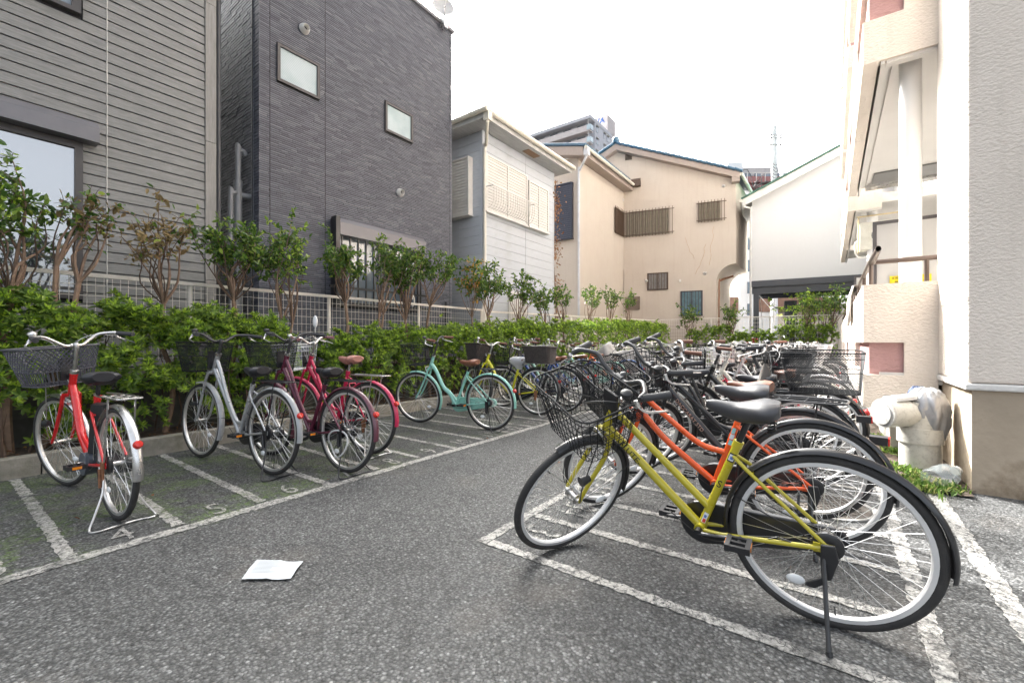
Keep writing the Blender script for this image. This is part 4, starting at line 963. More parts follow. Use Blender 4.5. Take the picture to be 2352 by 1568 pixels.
# fine wall cracks as thin filled repairs
m = GMB()
for (u, v, du, dv, n) in ((1622, 560, -22, 70, 7), (1575, 545, 18, 50, 6), (1640, 520, -12, 90, 8)):
    P = [gs_at(u + du * i / n + rnd.uniform(-3, 3), v + dv * i / n) for i in range(n + 1)]; m.tube([(p[0], -.001, p[1]) for p in P], .008, 4)
m.part('crack_filler', mat('crack filler', (.44, .32, .22), .9), HB, kind='stuff')

# ---------------------------------------------------------------- white gable house over the steel carport
HX, HY = 10.75, 19.5; HA = math.atan2(-.507, .862)
HW = wthing('house', 'white gabled house with green roof edge standing over a steel carport', 'house', (HX, HY, 0), (0, 0, HA))
zbm = 3.8
def hz(u, v):
    k = (u - 1176) / 1000; t_ = (k * HY - HX) / (math.cos(HA) - k * math.sin(HA)); Y = HY + math.sin(HA) * t_; return t_, 1.1 - (v - 784) / 1000 * Y
zl = hz(1727, 462)[1]; tr_, zr_ = hz(1935, 352); sl4 = (zr_ - zl) / tr_
xr4 = 7.5
m = MB(); m.prism([(0, zbm), (xr4, zbm), (xr4, zl + sl4 * xr4), (0, zl)], 1, 0, 8); m.part('wall', M_FARW, HW, False)
m = MB(); m.prism([(-.35, zl - .35 * sl4 - .12), (xr4, zl + sl4 * xr4 - .12), (xr4, zl + sl4 * xr4 + .24), (-.35, zl - .35 * sl4 + .20)], 1, -.35, -.30); m.prism([(-.35, zl - .35 * sl4 + .02), (xr4, zl + sl4 * xr4 + .02), (xr4, zl + sl4 * xr4 + .14), (-.35, zl - .35 * sl4 + .14)], 1, -.30, 8); m.part('verge_board', mat('pale barge board', (.62, .61, .58), .6), HW, False)
m = MB(); m.prism([(-.42, zl - .42 * sl4 + .21), (xr4, zl + sl4 * xr4 + .25), (xr4, zl + sl4 * xr4 + .32), (-.42, zl - .42 * sl4 + .28)], 1, -.42, 8.2); m.part('roof', mat('green roof sheet', (.045, .12, .085), .45), HW, False)
gutter(HW, (-.42, -.5, zl - .05), (-.42, 7, zl - .05), .07)
m = MB(); m.tube(smooth([(-.36, -.42, zl - .1), (-.32, -.35, zl - .28), (-.06, -.06, zl - .35), (-.05, -.05, zl - .6), (-.05, -.05, 3), (-.05, -.05, 0)], 3), .045, 10); m.part('downpipe', mat('pale pipe', (.55, .54, .52), .45), HW)
m = MB(); m.box(-.0, xr4, -.04, .14, zbm - .30, zbm - .003); m.box(-.05, xr4, -.08, -.042, zbm - .28, zbm - .02); m.part('steel_beam', M_ANTH, HW, False)
m = MB(); m.box(0.0, xr4, .0, .12, zbm - .58, zbm - .303); m.part('steel_beam', M_ANTH, HW, False)
for x, y, w_ in ((.05, -.02, .22), (1.35, 4.6, .55), (xr4 - .3, 0, .3)):
    m = MB(); m.box(x, x + w_, y, y + .22, 0, zbm - .582); m.part('steel_post', M_ANTH, HW, False)
m = MB(); m.box(.0, xr4, .15, 8, zbm - .12, zbm - .002); 
for i in range(4): m.box(.3, xr4 - .3, .9 + i * 1.3, 1.0 + i * 1.3, zbm - .40, zbm - .122)
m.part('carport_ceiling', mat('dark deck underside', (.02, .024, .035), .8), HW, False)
m = MB()
for p, q in (((.25, .1, zbm - .62), (2.4, .1, .3)), ((.3, 1.5, zbm - .62), (.5, 1.5, .2)), ((.9, 3, zbm - .62), (.7, 3, .2))): m.tube([p, q], .014, 6)
m.part('brace_rods', M_WIREL, HW)
# what shows through the carport: a low beige house and a broad tree
hb2 = wthing('house', 'low beige house with brown tiled roof seen through the carport', 'house', (22, 34, 0), (0, 0, R_(-12)))
m = MB(); m.box(-6, 10, 0, 6, 0, 4.0); m.part('wall', M_BEIGE, hb2, False)
m = MB(); m.prism([(-6.6, 3.4), (3, 3.4), (1.5, 4.6), (-5, 4.6)], 1, -.6, 3); m.part('roof', mat('brown roof tile', (.18, .10, .07), .6, var=.2), hb2, False)
m = MB(); m.box(-3.5, -2.0, -.06, -.002, 1.4, 2.8); m.part('window', M_GLASSD, hb2, False)
tree('broadleaf_tree', 'bright green leafy tree behind the carport next to the apartment corner', (23.6, .5, 0), (23.6, .6, 2.4), (1.3, 1.5, 1.4), 1500, (M_LEAFC, M_LEAFY), (.4, .6), stems=2, trunk_r=.06, twigs=30, llen=.17, group=None)
# parked car under the carport
cr = wthing('parked_car', 'pale silver car parked under the carport behind the mesh fence', 'car', (HX + 2.7, HY + .6, 0), (0, 0, HA + R_(90)))
prof = [(-2.0, .35), (-2.02, .75), (-1.85, .95), (-1.3, 1.02), (-.75, 1.45), (.7, 1.5), (1.35, 1.0), (1.95, .9), (2.05, .6), (2.0, .32)]
m = MB(); m.prism(prof, 1, -.8, .8); o = m.part('body', mat('silver car paint', (.6, .61, .62), .25, .4, coat=.5), cr, False); bv = o.modifiers.new('bevel', 'BEVEL'); bv.width = .07; bv.segments = 3
m = MB(); m.prism([(-1.15, 1.03), (-.7, 1.40), (.62, 1.44), (1.15, 1.03)], 1, -.815, .815); m.part('side_window', M_GLASSD, cr, False)
m = MB(); m.prism([(-1.27, 1.05), (-.78, 1.43), (-.84, 1.46), (-1.36, 1.07)], 1, -.68, .68); m.part('windscreen', M_GLASSD, cr, False)
for x in (-1.25, 1.3):
    for s in (-1, 1):
        m = MB(); m.lathe([(.001, -.09), (.2, -.1), (.31, -.09), (.33, -.06), (.33, .06), (.31, .09), (.2, .1), (.001, .09)], 24, (x, s * .74, .33), 'y'); w = m.part('wheel', M_RUB, cr)
        m = MB(); m.lathe([(.001, .105), (.2, .105), (.2, .09), (.001, .09)], 16, (x, s * .74 if s > 0 else -.74 - .195, .33), 'y'); m.part('rim', M_RIM, w)
for s in (-1, 1):
    m = MB(); m.box(-2.07, -1.97, s * .6 - .14, s * .6 + .14, .66, .82); m.part('headlight', M_WREF, cr, False)
# red crate behind the fence
rc = MB(); rc.box(0, .45, 0, .3, .0, .06); 
for z in (.12, .2, .28): rc.box(0, .45, 0, .02, z, z + .05); rc.box(0, .45, .28, .3, z, z + .05)
for x in (0, .21, .43): rc.box(x, x + .02, -.001, .3, .06, .34)
o = bpy.data.objects.new('plastic_crate', rc.mesh('plastic_crate', mat('red plastic', (.5, .03, .04), .4))); COL.objects.link(o); o.location = (10.3, 19.0, .9); tag(o, 'small red crate on a stand behind the back fence', 'crate')
st_ = MB(); st_.box(-.1, .55, -.1, .4, .84, .9)
for x in (-.08, .5):
    for y in (-.08, .35): st_.box(x, x + .04, y, y + .04, 0, .84)
o2 = bpy.data.objects.new('stand', st_.mesh('stand', M_LEDGE)); COL.objects.link(o2); o2.location = (10.3, 19.0, 0); tag(o2, 'plain grey stand carrying the red crate behind the back fence', 'stand')

# ---------------------------------------------------------------- far apartment block, far pink block, pole
FA = wthing('apartment_building', 'distant pale apartment block with balconies and blue letters on its rooftop box', 'building', (0, 0, 0), (0, 0, 0))
M_FT = stucco('far grey tile', (.60, .60, .63), 3, .1, (.36, .34, .35), .3); M_FT2 = stucco('far pinkish tile', (.66, .60, .58), 3, .1, (.4, .35, .33), .3)
cx, cy = (1362 - 1176) / 1000 * 105, 105.0
Mfa = Matrix.Translation((cx, cy, 0)) @ Matrix.Rotation(R_(28), 4, 'Z')
def zf(v, Y=105): return 1.1 - (v - 784) / 1000 * Y
ztf = zf(274)
DL = Vector((-.81, .585)); DR = Vector((.592, .806))   # directions of the two visible faces from the corner
def FMB(): return MB(Matrix(((DL.x, DR.x, 0, cx), (DL.y, DR.y, 0, cy), (0, 0, 1, 0), (0, 0, 0, 1))))   # x along left face, y along right face
m = FMB(); m.box(1.2, 26, 0.0, 11, 0, ztf - .3); m.box(0, 1.2, 1.0, 11, 0, ztf - .3); m.part('wall', M_FT, FA, False)
m = FMB(); m.box(-.1, 26, -1.6, 11, ztf - .3, ztf + .5); m.part('roof_slab', M_FT, FA, False)
fl = 2.95
for k in range(8):
    zf0 = ztf - 3.0 - k * fl
    m = FMB(); m.box(.9, 26, -1.6, -1.45, zf0, zf0 + 1.25); m.box(-.0, 26, -1.6, 0, zf0 - .2, zf0); b_ = m.part('balcony', M_FT2, FA, False)
    m = FMB(); m.box(-.15, .85, -1.65, -1.55, zf0 + .1, zf0 + 1.25); m.box(-.18, -.1, -1.6, -.2, zf0 + .1, zf0 + 1.25); m.part('glass_corner', mat('pale blue balcony glass', (.55, .66, .70), .15), b_, False)
    m = FMB(); m.box(.5, .62, -1.5, -1.38, zf0 + 1.25, zf0 + 2.75); m.part('column', M_ALUW, b_, False)
    for i in range(6):
        x = 2 + i * 3.9; m = FMB(); m.box(x, x + 2.2, -.08, -.003, zf0 + .3, zf0 + 2.3); m.part('window', M_GLASSB, FA, False)
    for y in (1.6, 6.0, 8.0):
        m = FMB(); m.box(-.06, 0.0 if y > 1 else .1, y, y + (1.3 if y != 6 else .7), zf0 + .6, zf0 + 2.0); w = m.part('window', M_GLASSB, FA, False)
        m = FMB(); m.box(-.35, -.0, y - .1, y + 1.4, zf0 + 2.1, zf0 + 2.2); m.part('window_hood', M_ALUW, w, False)
m = FMB(); m.box(.0, 5.5, 8.5, 13.5, ztf + .5, ztf + 4.8); m.box(.0, 9, 11, 17, 0, ztf + 1.0); pb = m.part('roof_box', M_FT2, FA, False)
_o = Vector((cx, cy)) + DL * 2.6 + DR * 8.44
text_part('rooftop_letters', 'WA', 2.1, Matrix(((-DL.x, 0, -DR.x, _o.x), (-DL.y, 0, -DR.y, _o.y), (0, 1, 0, ztf + 3.5), (0, 0, 0, 1))), mat('blue sign', (.04, .16, .55), .5), FA, .05)
FP = wthing('apartment_building', 'distant pinkish red apartment block with a white stair tower', 'building', (0, 0, 0), (0, 0, 0))
def zq(v, Y=45): return 1.1 - (v - 784) / 1000 * Y
X = lambda u, Y=45: (u - 1176) / 1000 * Y
M_PB = stucco('maroon tile', (.30, .15, .15), 5, .1, (.25, .14, .14), .2)
m = MB(); m.box(X(1672), X(1706), 45, 52, 0, zq(373)); m.part('stair_tower', mat('ribbed white panel', (.60, .63, .66), .5, stretch=(6, 1, 1), var=.08), FP, False)
m = MB(); m.box(X(1712), X(1800), 46, 56, 0, zq(392, 46)); m.part('wall', M_PB, FP, False)
m = MB(); m.box(X(1706), X(1850), 44.2, 46, zq(425), zq(412)); m.box(X(1706), X(1850), 44.0, 46, zq(437), zq(433)); m.box(X(1706), X(1850), 43.4, 46, zq(460), zq(452)); m.part('balcony', M_PB, FP, False)
m = MB(); m.box(X(1712), X(1800), 45.9, 46.0, zq(392, 46) - .6, zq(392, 46) + .3); m.part('parapet', mat('grey concrete far', (.42, .42, .42), .8), FP, False)
for i in range(5):
    x = X(1722) + i * 1.0; m = MB(); m.box(x, x + .6, 45.8, 45.99, zq(408, 46), zq(400, 46)); m.part('window', M_GLASSB, FP, False)
m = MB(); m.box(X(1730), X(1760), 44.9, 45.2, zq(448), zq(438)); m.part('window', M_GLASSB, FP, False)
for i in range(8):
    m = MB(); m.tube([(X(1706) + i * .9, 44.1, zq(425)), (X(1706) + i * .9, 44.1, zq(405))], .03, 5); m.part('rail_post', M_ALUW, FP)
m = MB(); m.tube([(X(1706), 44.1, zq(405)), (X(1850), 44.1, zq(405))], .035, 5); m.part('hand_rail', M_ALUW, FP)
# strip of a farther building seen between the two houses
FQ = wthing('apartment_building', 'sliver of a white block with small windows seen between beige and white houses', 'building', (0, 0, 0), (0, 0, 0))
m = MB(); m.box(X(1700, 34), X(1775, 34), 34, 40, 0, 1.1 + .245 * 34); m.part('wall', M_FARW, FQ, False)
for i in range(4):
    z = 1.1 + (.06 + i * .05) * 34; m = MB(); m.box(X(1716, 34), X(1723, 34), 33.93, 33.99, z, z + .9); m.part('window', M_GLASSB, FQ, False)
PX, PY = .602 * 30, 30.0
UP = wthing('utility_pole', 'grey concrete utility pole rising behind the white gabled house', 'utility pole', (PX, PY, 0), (0, 0, 0))
zt_ = 1.1 + (784 - 292) / 1000 * 30
m = MB(); m.tube([(0, 0, 0), (0, 0, zt_)], [.24, .17], 14); m.part('shaft', mat('pole concrete', (.52, .53, .55), .8, var=.1), UP)
for z in (-.65, -.85, -1.3):
    m = MB(); m.tube([(-.34, -.2, zt_ + z), (.34, -.2, zt_ + z)], .03, 6); b_ = m.part('cross_arm', M_CHR, UP)
    for s in (-.34, .34): m = MB(); m.ball((s, -.2, zt_ + z), .07, 6); m.part('insulator', M_FRAMEK, b_)
m = MB()
for i in range(9):
    z = zt_ - 2.6 - i * .22; m.tube(smooth([(-.35 + .1 * math.sin(i), -.3, z), (-.1, -.4, z - .2), (.25, -.3, z + .1)], 3), .018, 5)
for i in range(8):
    m.tube(smooth([(-1.6 + rnd.uniform(-.4, .4), -.3, zt_ - 4.2 + rnd.uniform(-.5, .5)), (-1.4 + rnd.uniform(-.4, .4), -.3, zt_ - 4.0 + rnd.uniform(-.6, .6)), (-1.0 + rnd.uniform(-.4, .4), -.3, zt_ - 4.3 + rnd.uniform(-.5, .5)), (-.3, -.2, zt_ - 3.8)], 4), .02, 5)
m.part('cable_bundle', M_CABLE, UP)
m = MB(); m.tube(smooth([(-1.4, 0, zt_ - 4.2), (-1.6, .2, zt_ - 3.1), (-2.1, .3, zt_ - 2.9), (-4.5, 1, zt_ - 4.0), (-14, 2, zt_ - 6.5)], 6), .025, 5)
m.tube(smooth([(.1, 0, zt_ - 3.2), (.6, .2, zt_ - 3.75), (3, 1, zt_ - 3.8), (14, 2, zt_ - 3.4)], 6), .025, 5); m.part('overhead_wire', M_CABLE, UP)

# ---------------------------------------------------------------- apartment building on the right
AP = thing('apartment_building', 'cream stucco apartment building with pink recessed squares and ground floor balcony', 'building', (4.5, -.79, 0))
def bev(o, w=.01, s=2):
    q = o.modifiers.new('bevel', 'BEVEL'); q.width = w; q.segments = s; q.limit_method = 'ANGLE'; return o
m = MB(); m.box(4.5, 5.62, -7, -.79, .80, 16); bev(m.part('corner_wall', M_STUC, AP, False), .02, 3)
m = MB(); m.box(4.53, 5.60, -7, -.82, 0, .745); m.part('plinth', M_BASEC, AP, False)
m = MB(); m.box(4.49, 5.61, -7, -.78, .748, .797); bev(m.part('plinth_band', M_STUCW, AP, False), .012)
m = MB(); m.box(5.63, 24, -7, -1.95, 0, 16); m.part('wall', M_STUCW, AP, False)
m = MB(); m.box(5.75, 19.0, -1.94, -.47, 0, .44); m.part('foundation', mat('pale foundation concrete', (.38, .36, .32), .85, var=.12, bump=.2, dirt=(.2, .18, .14)), AP, False)
TW = .12
def para(z0, zn0, zn1, z1, x0, x1, notches, front=True):
    """parapet with stucco faces and recessed pink squares; notches along a"""
    m = MB(); y = -.25
    for (q0, q1) in ((z0, zn0), (zn1, z1)):
        m.box(x0, x1, y - TW, y, q0, q1)
        if front: m.box(x0 + .0, x0 + TW, -.79, y - TW, q0, q1)
    cur = x0 + (.0 if not notches or notches[0][0] > x0 else 0)
    xs = [x0] + [v for n in notches for v in n] + [x1]
    for i in range(0, len(xs), 2):
        if xs[i + 1] - xs[i] > .01: m.box(xs[i], xs[i + 1], y - TW, y, zn0, zn1)
    if front: m.box(x0, x0 + TW, -.79, -.556, zn0, zn1)
    o = m.part('balcony_wall', M_STUC, AP, False)
    for n0, n1 in notches[1:]: m = MB(); m.box(n0, n1, y - TW + .01, y - .05, zn0, zn1); m.part('recessed_square', M_PINK, AP, False)
    m = MB()
    for n0, n1 in notches[:1]: m.box(n0 + (.05 if n0 == x0 and front else 0), n1, y - TW + .01, y - .05, zn0, zn1)
    if front: m.box(x0 + .05, x0 + TW - .01, -.556, y - TW + .01, zn0, zn1)
    m.part('recessed_square', M_PINK, AP, False)
    return o
para(.45, .775, 1.09, 1.66, 5.55, 19.0, [(5.55, 7.4), (10.2, 11.6), (13.0, 14.7), (16.4, 17.6)])
m = MB(); m.box(5.56, 19.0, -1.94, -.375, .70, .80); m.part('balcony_floor', M_SOFFIT, AP, False)
for k in range(4):
    zb = 3.84 + 2.9 * k
    for j, (x0, x1) in enumerate(((5.55, 10.45), (11.1, 15.8), (16.4, 19.0))):
        q = zb - (.12 if j == 1 else 0)
        para(q, q + .42, q + .82, q + 1.25, x0, x1, [(x0, x0 + 1.3), (x1 - 2.0, x1 - .7)], True)
        m = MB(); m.box(x0 + .13, x1, -1.94, -.372, q + .12, q + .30); m.part('soffit', M_SOFFIT, AP, False)
        m = MB(); m.box(x0 + .025, x1 - .03, -.42, -.39, q - .03, q + .118); m.box(x0 + .03, x0 + .128, -.79, -.43, q - .03, q + .10); m.box(x0 + .2, x1 - .1, -.52, -.50, q + .095, q + .118); m.part('drip_edge', M_SOFFIT, AP, False)
        m = MB(); m.tube([(x0 + .05, -.31, q + 1.45), (x1, -.31, q + 1.45)], .02, 6); m.part('hand_rail', M_FRAMEB, AP)
    m = MB(); m.box(10.2, 10.42, -1.94, -.5, zb + .05, zb + .117); m.part('soffit_recess', M_CHR, AP, False)
m = MB(); m.box(9.6, 10.2, -1.75, -.58, 3.93, 3.955); m.part('soffit_panel', mat('grey metal panel', (.25, .25, .25), .35, .6), AP, False)
m = MB(); m.tube([(5.9, -.637, .80), (5.9, -.637, 3.955)], .0875, 24, caps=False); m.part('column', M_STUCW if False else mat('glossy white column paint', (.66, .65, .64), .35, var=.03), AP)
m = MB(); m.tube([(11.4, -.66, .80), (11.4, -.66, 3.83)], .0875, 20, caps=False); m.part('column', mat('glossy white column paint', (.66, .65, .64), .35), AP)
m = MB(); m.prism([(-1.94, 2.2), (-1.3, 3.95), (-1.94, 3.95)], 0, 6.4, 6.6); m.part('stair_soffit', M_SOFFIT, AP, False)
# hand rail on the ground balcony
M_RAIL = mat('bronze brown rail', (.115, .085, .07), .35, .4, var=.05)
hr = MB(); hr.tube(smooth([(5.61, -.80, 1.885), (5.61, -.36, 1.885), (5.62, -.33, 1.885), (5.66, -.31, 1.885), (19, -.31, 1.885)], 2), .024, 10); rail = hr.part('hand_rail', M_RAIL, AP)
for p in [(5.61, -.72)] + [(5.63 + i * 1.15, -.315) for i in range(12)]:
    m = MB(); m.tube([(p[0], p[1], 1.66), (p[0], p[1], 1.88)], .019, 8); m.part('rail_post', M_RAIL, rail)
for xa in (7.2, 12.9):
    m = MB(); f = .035
    m.box(xa, xa + .04, -.46, -.42, .80, 2.62); m.box(xa, xa + .04, -1.94, -.46, 2.58, 2.62); pt_ = m.part('balcony_screen', mat('dark taupe frame', (.09, .08, .08), .4), AP, False)
    m = MB(); m.box(xa + .01, xa + .03, -1.93, -.462, .80, 2.578); m.part('screen_panel', mat('light grey board', (.52, .51, .49), .6, var=.03), pt_, False)
sg = thing('warning_sign', 'yellow sign with black Japanese writing behind the round white column', 'sign', (7.19, -.77, 1.8))
m = MB(); m.box(7.194, 7.199, -.965, -.583, 1.66, 1.915); m.part('sign_board', mat('sign yellow', (.80, .62, .01), .5, var=.02), sg, False)
MT = lambda z: Matrix(((0, 0, 1, 7.1925), (-1, 0, 0, -.774), (0, 1, 0, z), (0, 0, 0, 1)))
M_INK = mat('black ink', (.01, .01, .01), .6)
MTt = lambda z: Matrix(((0, 0, -1, 7.1925), (-1, 0, 0, -.774), (0, 1, 0, z), (0, 0, 0, 1)))
text_part('sign_text', '非常の際はここを破って', .0315, MTt(1.885), M_INK, sg, .0003)
text_part('sign_text', '隣戸へ避難できます', .0315, MTt(1.835), M_INK, sg, .0003)
def ac_unit(label, x, y, z, w=.62, d=.28, h=.55):
    t = thing('air_conditioner', label, 'air conditioner', (x, y, z), 'air conditioner units hung under the balconies')
    m = MB(); m.box(x, x + d, y - w, y, z, z + h); bev(m.part('casing', mat('cream casing', (.60, .58, .51), .45, dirt=(.3, .25, .15), dscale=9), t, False), .015)
    m = MB()
    for i in range(12): m.box(x - .012, x - .002, y - w + .05, y - .22, z + .06 + i * (h - .12) / 12, z + .06 + i * (h - .12) / 12 + .012)
    m.part('fan_grille', M_BLKP, t, False, kind='stuff')
    m = MB(); m.lathe([(.001, -.004), (.20, -.004), (.20, -.0015), (.001, -.0015)], 24, (x, y - w / 2 - .07, z + h / 2), 'x'); m.part('fan_opening', M_BLKP, t)
    m = MB(); 
    for s in (y - w - .02, y + .02): m.tube([(x + .03, s, z + h + .12), (x + .03, s, z - .03), (x + d - .03, s, z - .03), (x + d - .03, s, z + h + .12)], .012, 6)
    m.tube([(x + .0, y + .05, z + h + .12), (x + .0, y - w - .05, z + h + .12)], .015, 6)
    m.part('hanging_frame', mat('cream painted angle', (.52, .42, .25), .5, dirt=(.25, .15, .08), dscale=15), t)
    m = MB(); m.tube(smooth([(x + .1, y + .01, z + .2), (x + .1, y + .07, z + .15), (x + .15, y + .05, z - .08), (x + .2, y - .1, z - .12), (x + .25, y - w, z - .05)], 4), .022, 7); m.part('hose', M_ALUW, t)
ac_unit('cream air conditioner unit hanging under the first balcony soffit', 11.3, -.46, 2.95)
ac_unit('small air conditioner unit hanging high on the far upper balcony', 16.0, -.22, 7.9, .5, .25, .5)
tw = MB(); G = []
for i in range(13):
    x = 8.0 + i * .09; G.append([(x, -.29 + .015 * math.sin(i * 1.7) + o_, z_) for o_, z_ in ((-.06, 1.45), (-.055, 1.7), (-.02, 1.915), (.03, 1.9), (.06, 1.75), (.065 + .012 * math.sin(i * 2.1), 1.60), (.07, 1.42 - .02 * i * .3))])
tw.grid(G); o = solo(tw, 'towel', mat('pale towel', (.60, .55, .50), .9, var=.1, bump=.3), (8, -.29, 1.5), 'pale towel draped over the ground balcony hand rail', 'towel')
q = o.modifiers.new('solid', 'SOLIDIFY'); q.thickness = .012
# drain pipe with the elbow, sheeting, bottle, litter
PXa, PYb = None, None
def gp(u, v):       # ground point under view pixel
    Y = 1100 / (v - 784); X_ = (u - 1176) / 1000 * Y; return (X_ * CA + Y * SA, -X_ * SA + Y * CA)
pa, pb = gp(2113, 1080)
dp = thing('drain_pipe', 'thick cream plastic pipe stub with capped sideways branch at the building corner', 'pipe', (pa, pb, 0))
r0 = .138
m = MB(); m.tube([(pa, pb, 0), (pa, pb, .25)], r0, 28); m.tube([(pa, pb, .245), (pa, pb, .37)], r0 + .014, 28); m.part('standpipe', M_PIPEC, dp)
dX = Vector((-CA, SA, 0))
v1 = Vector((pa, pb, .49))
m = MB(); m.tube([(pa, pb, .36), (pa, pb, .50), (pa, pb, .585), (pa, pb, .60)], [r0 - .004, r0 - .004, r0 - .01, r0 - .06], 28); m.tube([v1, v1 + dX * .18], .108, 28); m.tube([v1 + dX * .13, v1 + dX * .31], .116, 28); m.part('branch', M_PIPEC, dp)
m = MB(); m.tube([v1 + dX * .305, v1 + dX * .325], .124, 28); m.tube([v1 + dX * .32, v1 + dX * .334], .095, 28); m.part('end_cap', mat('grey end cap', (.50, .49, .46), .5, dirt=(.1, .09, .08), dscale=40, damt=.6), dp)
def cloth(name, label, base, rings, mt, cat='plastic sheet', n=36, fold=.05, freq=7, seed=1):
    """crumpled sheet lying over something: rings of (radius a, radius b, z)"""
    r_ = random.Random(seed); ph = [r_.uniform(0, 6) for _ in range(6)]; G = []
    for k, (ra, rb, z) in enumerate(rings):
        row = []
        for i in range(n):
            t = i / n * 2 * math.pi
            w = 1 + fold * k / len(rings) * 3 * (math.sin(freq * t + ph[0] + k * .3) + .6 * math.sin((freq + 4) * t + ph[1] - k * .5)) + fold * .8 * math.sin(3 * t + ph[2] + k)
            row.append((base[0] + ra * w * math.cos(t), base[1] + rb * w * math.sin(t), z + .02 * math.sin(5 * t + ph[3] + k) * k / len(rings) + .012 * math.sin(11 * t + ph[4])))
        G.append(row)
    m = MB(); m.grid(G, True); m.add([g for g in G[0]], [tuple(range(n))])
    o = solo(m, name, mt, base, label, cat, sm='all'); q = o.modifiers.new('solid', 'SOLIDIFY'); q.thickness = .006
    q = o.modifiers.new('sub', 'SUBSURF'); q.levels = 1; q.render_levels = 1
    tx = bpy.data.textures.new(name, 'CLOUDS'); tx.noise_scale = .06; q = o.modifiers.new('crumple', 'DISPLACE'); q.texture = tx; q.strength = .05; q.mid_level = .5
    return o
M_SHEET = mat('silver sheeting', (.36, .365, .38), .32, .35, var=.1, bump=.3, bscale=30)
cloth('silver_sheet', 'crumpled silver sheet draped over the cream pipe', (pa - dX.x * .08 - .05, pb - dX.y * .08 + .02, .4), [(.03, .03, .70), (.08, .08, .69), (.125, .12, .62), (.14, .135, .52), (.12, .13, .42), (.07, .095, .27)], M_SHEET, seed=3)
cloth('blue_cloth', 'dark blue cloth stuffed behind the silver sheet against the wall', (pa - dX.x * .03 + .07, pb - dX.y * .03 + .02, .6), [(.02, .02, .70), (.06, .05, .69), (.10, .07, .64), (.10, .07, .55)], mat('navy cloth', (.03, .05, .11), .7, var=.2), 'cloth', seed=5)
m = MB(); w1 = v1 + dX * .13 + Vector((0, 0, .132)); m.M = Matrix.Translation(w1) @ Matrix.Rotation(math.atan2(dX.y, dX.x), 4, 'Z') @ Matrix.Rotation(R_(7), 4, 'Y') @ Matrix.Translation(-w1); m.box(w1.x - .13, w1.x + .13, w1.y - .07, w1.y + .07, w1.z - .012, w1.z + .012)
for i in range(9): m.tube([(w1.x - .13, w1.y - .064 + i * .016, w1.z + .013), (w1.x + .13, w1.y - .064 + i * .016, w1.z + .015)], .004, 4)
solo(m, 'mesh_roll', mat('white netting', (.62, .62, .62), .7, bump=.5, bscale=120), (w1.x, w1.y, w1.z), 'folded white netting lying on top of the pipe branch', 'netting')
ja, jb = gp(2166, 1120)
jt = thing('plastic_bottle', 'large clear plastic jug lying in the weeds by the wall', 'bottle', (ja, jb, 0))
Mj = Matrix.Translation((ja + .02, jb, .085)) @ Matrix.Rotation(R_(-35), 4, 'Z') @ Matrix.Rotation(R_(82), 4, 'Y')
M_PET = mat('clear pet plastic', (.70, .78, .80), .08, var=.05, spec=.8, alpha=.22)
m = MB(Mj); m.lathe([(.001, -.13), (.07, -.13), (.082, -.11), (.078, -.05), (.084, -.02), (.078, .02), (.082, .06), (.06, .11), (.03, .14), (.028, .165)], 20); m.part('body', M_PET, jt)
m = MB(Mj); m.lathe([(.001, .185), (.033, .185), (.034, .155), (.001, .155)], 16); m.part('cap', mat('white cap', (.75, .75, .72), .5), jt)
ta, tb = gp(1972, 955)
m = MB(); G = []
for i in range(9): G.append([(ta - .18 + i * .045, tb - .12 + j * .035, .05 + .04 * math.sin(i * 1.9 + j) + .035 * math.cos(j * 2.3 - i)) for j in range(8)])
m.grid(G); solo(m, 'litter_bag', island_mat('red and white packet', [(0, (.6, .05, .05)), (1, (.6, .05, .05))], .4), (ta, tb, 0), 'crumpled red and orange packet lying beyond the rear wheels', 'packet')
m = MB(); m.prism([(0, 0), (.24, .03), (.26, .16), (.05, .14)], 2, 0, .04); m.M = None
m2 = MB(Matrix.Translation((ta + .02, tb + .02, .10)) @ Matrix.Rotation(.3, 4, 'X')); m2.prism([(0, 0), (.2, .03), (.22, .12), (.05, .10)], 2, 0, .02); solo(m2, 'litter_box', mat('orange card', (.75, .22, .03), .5), (ta, tb, 0), 'flattened orange carton on the red packet', 'carton', sm=False)
# dirt patch, weeds
m = MB(); G = []
for i in range(24):
    x = 4.35 + i * .14; G.append([(x, y, .006 + .03 * max(0, math.sin(x * 5) * math.cos(y * 9)) * (1 if 0 < i < 23 else 0) + (.02 if -.95 < y < -.35 else 0) * rnd.random()) for y in np.linspace(-.98 if i > 1 else -.80, -.33 + .03 * math.sin(i), 8)])
m.grid(G); solo(m, 'soil', M_SOIL, (5, -.6, 0), kind='structure')
def tufts(name, pts, n, spread, hgt, mt, kind_lab):
    P = []; A_ = []
    for (a, b, w) in pts:
        k = int(n * w)
        P.append(np.stack([nrg.normal(a, spread[0], k), nrg.normal(b, spread[1], k), np.full(k, .012)], 1))
    P = np.concatenate(P); k = len(P); ax = unit(nrg.normal(0, .6, (k, 3)) + np.array([0, 0, .8])); ax[:, 2] = np.abs(ax[:, 2]) + .15
    base = np.array((pts[0][0], pts[0][1], 0.))
    l_ = nrg.uniform(.4, 1.1, k) * hgt
    me = leaves_mesh(name, P - base, unit(ax), unit(nrg.normal(0, 1, (k, 3))), l_, l_ * nrg.choice([.12, .4], k), [mt], curl=.25)
    o = bpy.data.objects.new(name, me); COL.objects.link(o); o.location = W(*base); o.rotation_euler = (0, 0, TH); o['kind'] = 'stuff'; o['label'] = kind_lab
    return o
wp = [gp(2075, 1085), gp(2055, 1040), gp(2130, 1130), gp(2185, 1128), gp(2030, 1010), gp(2100, 1110)]
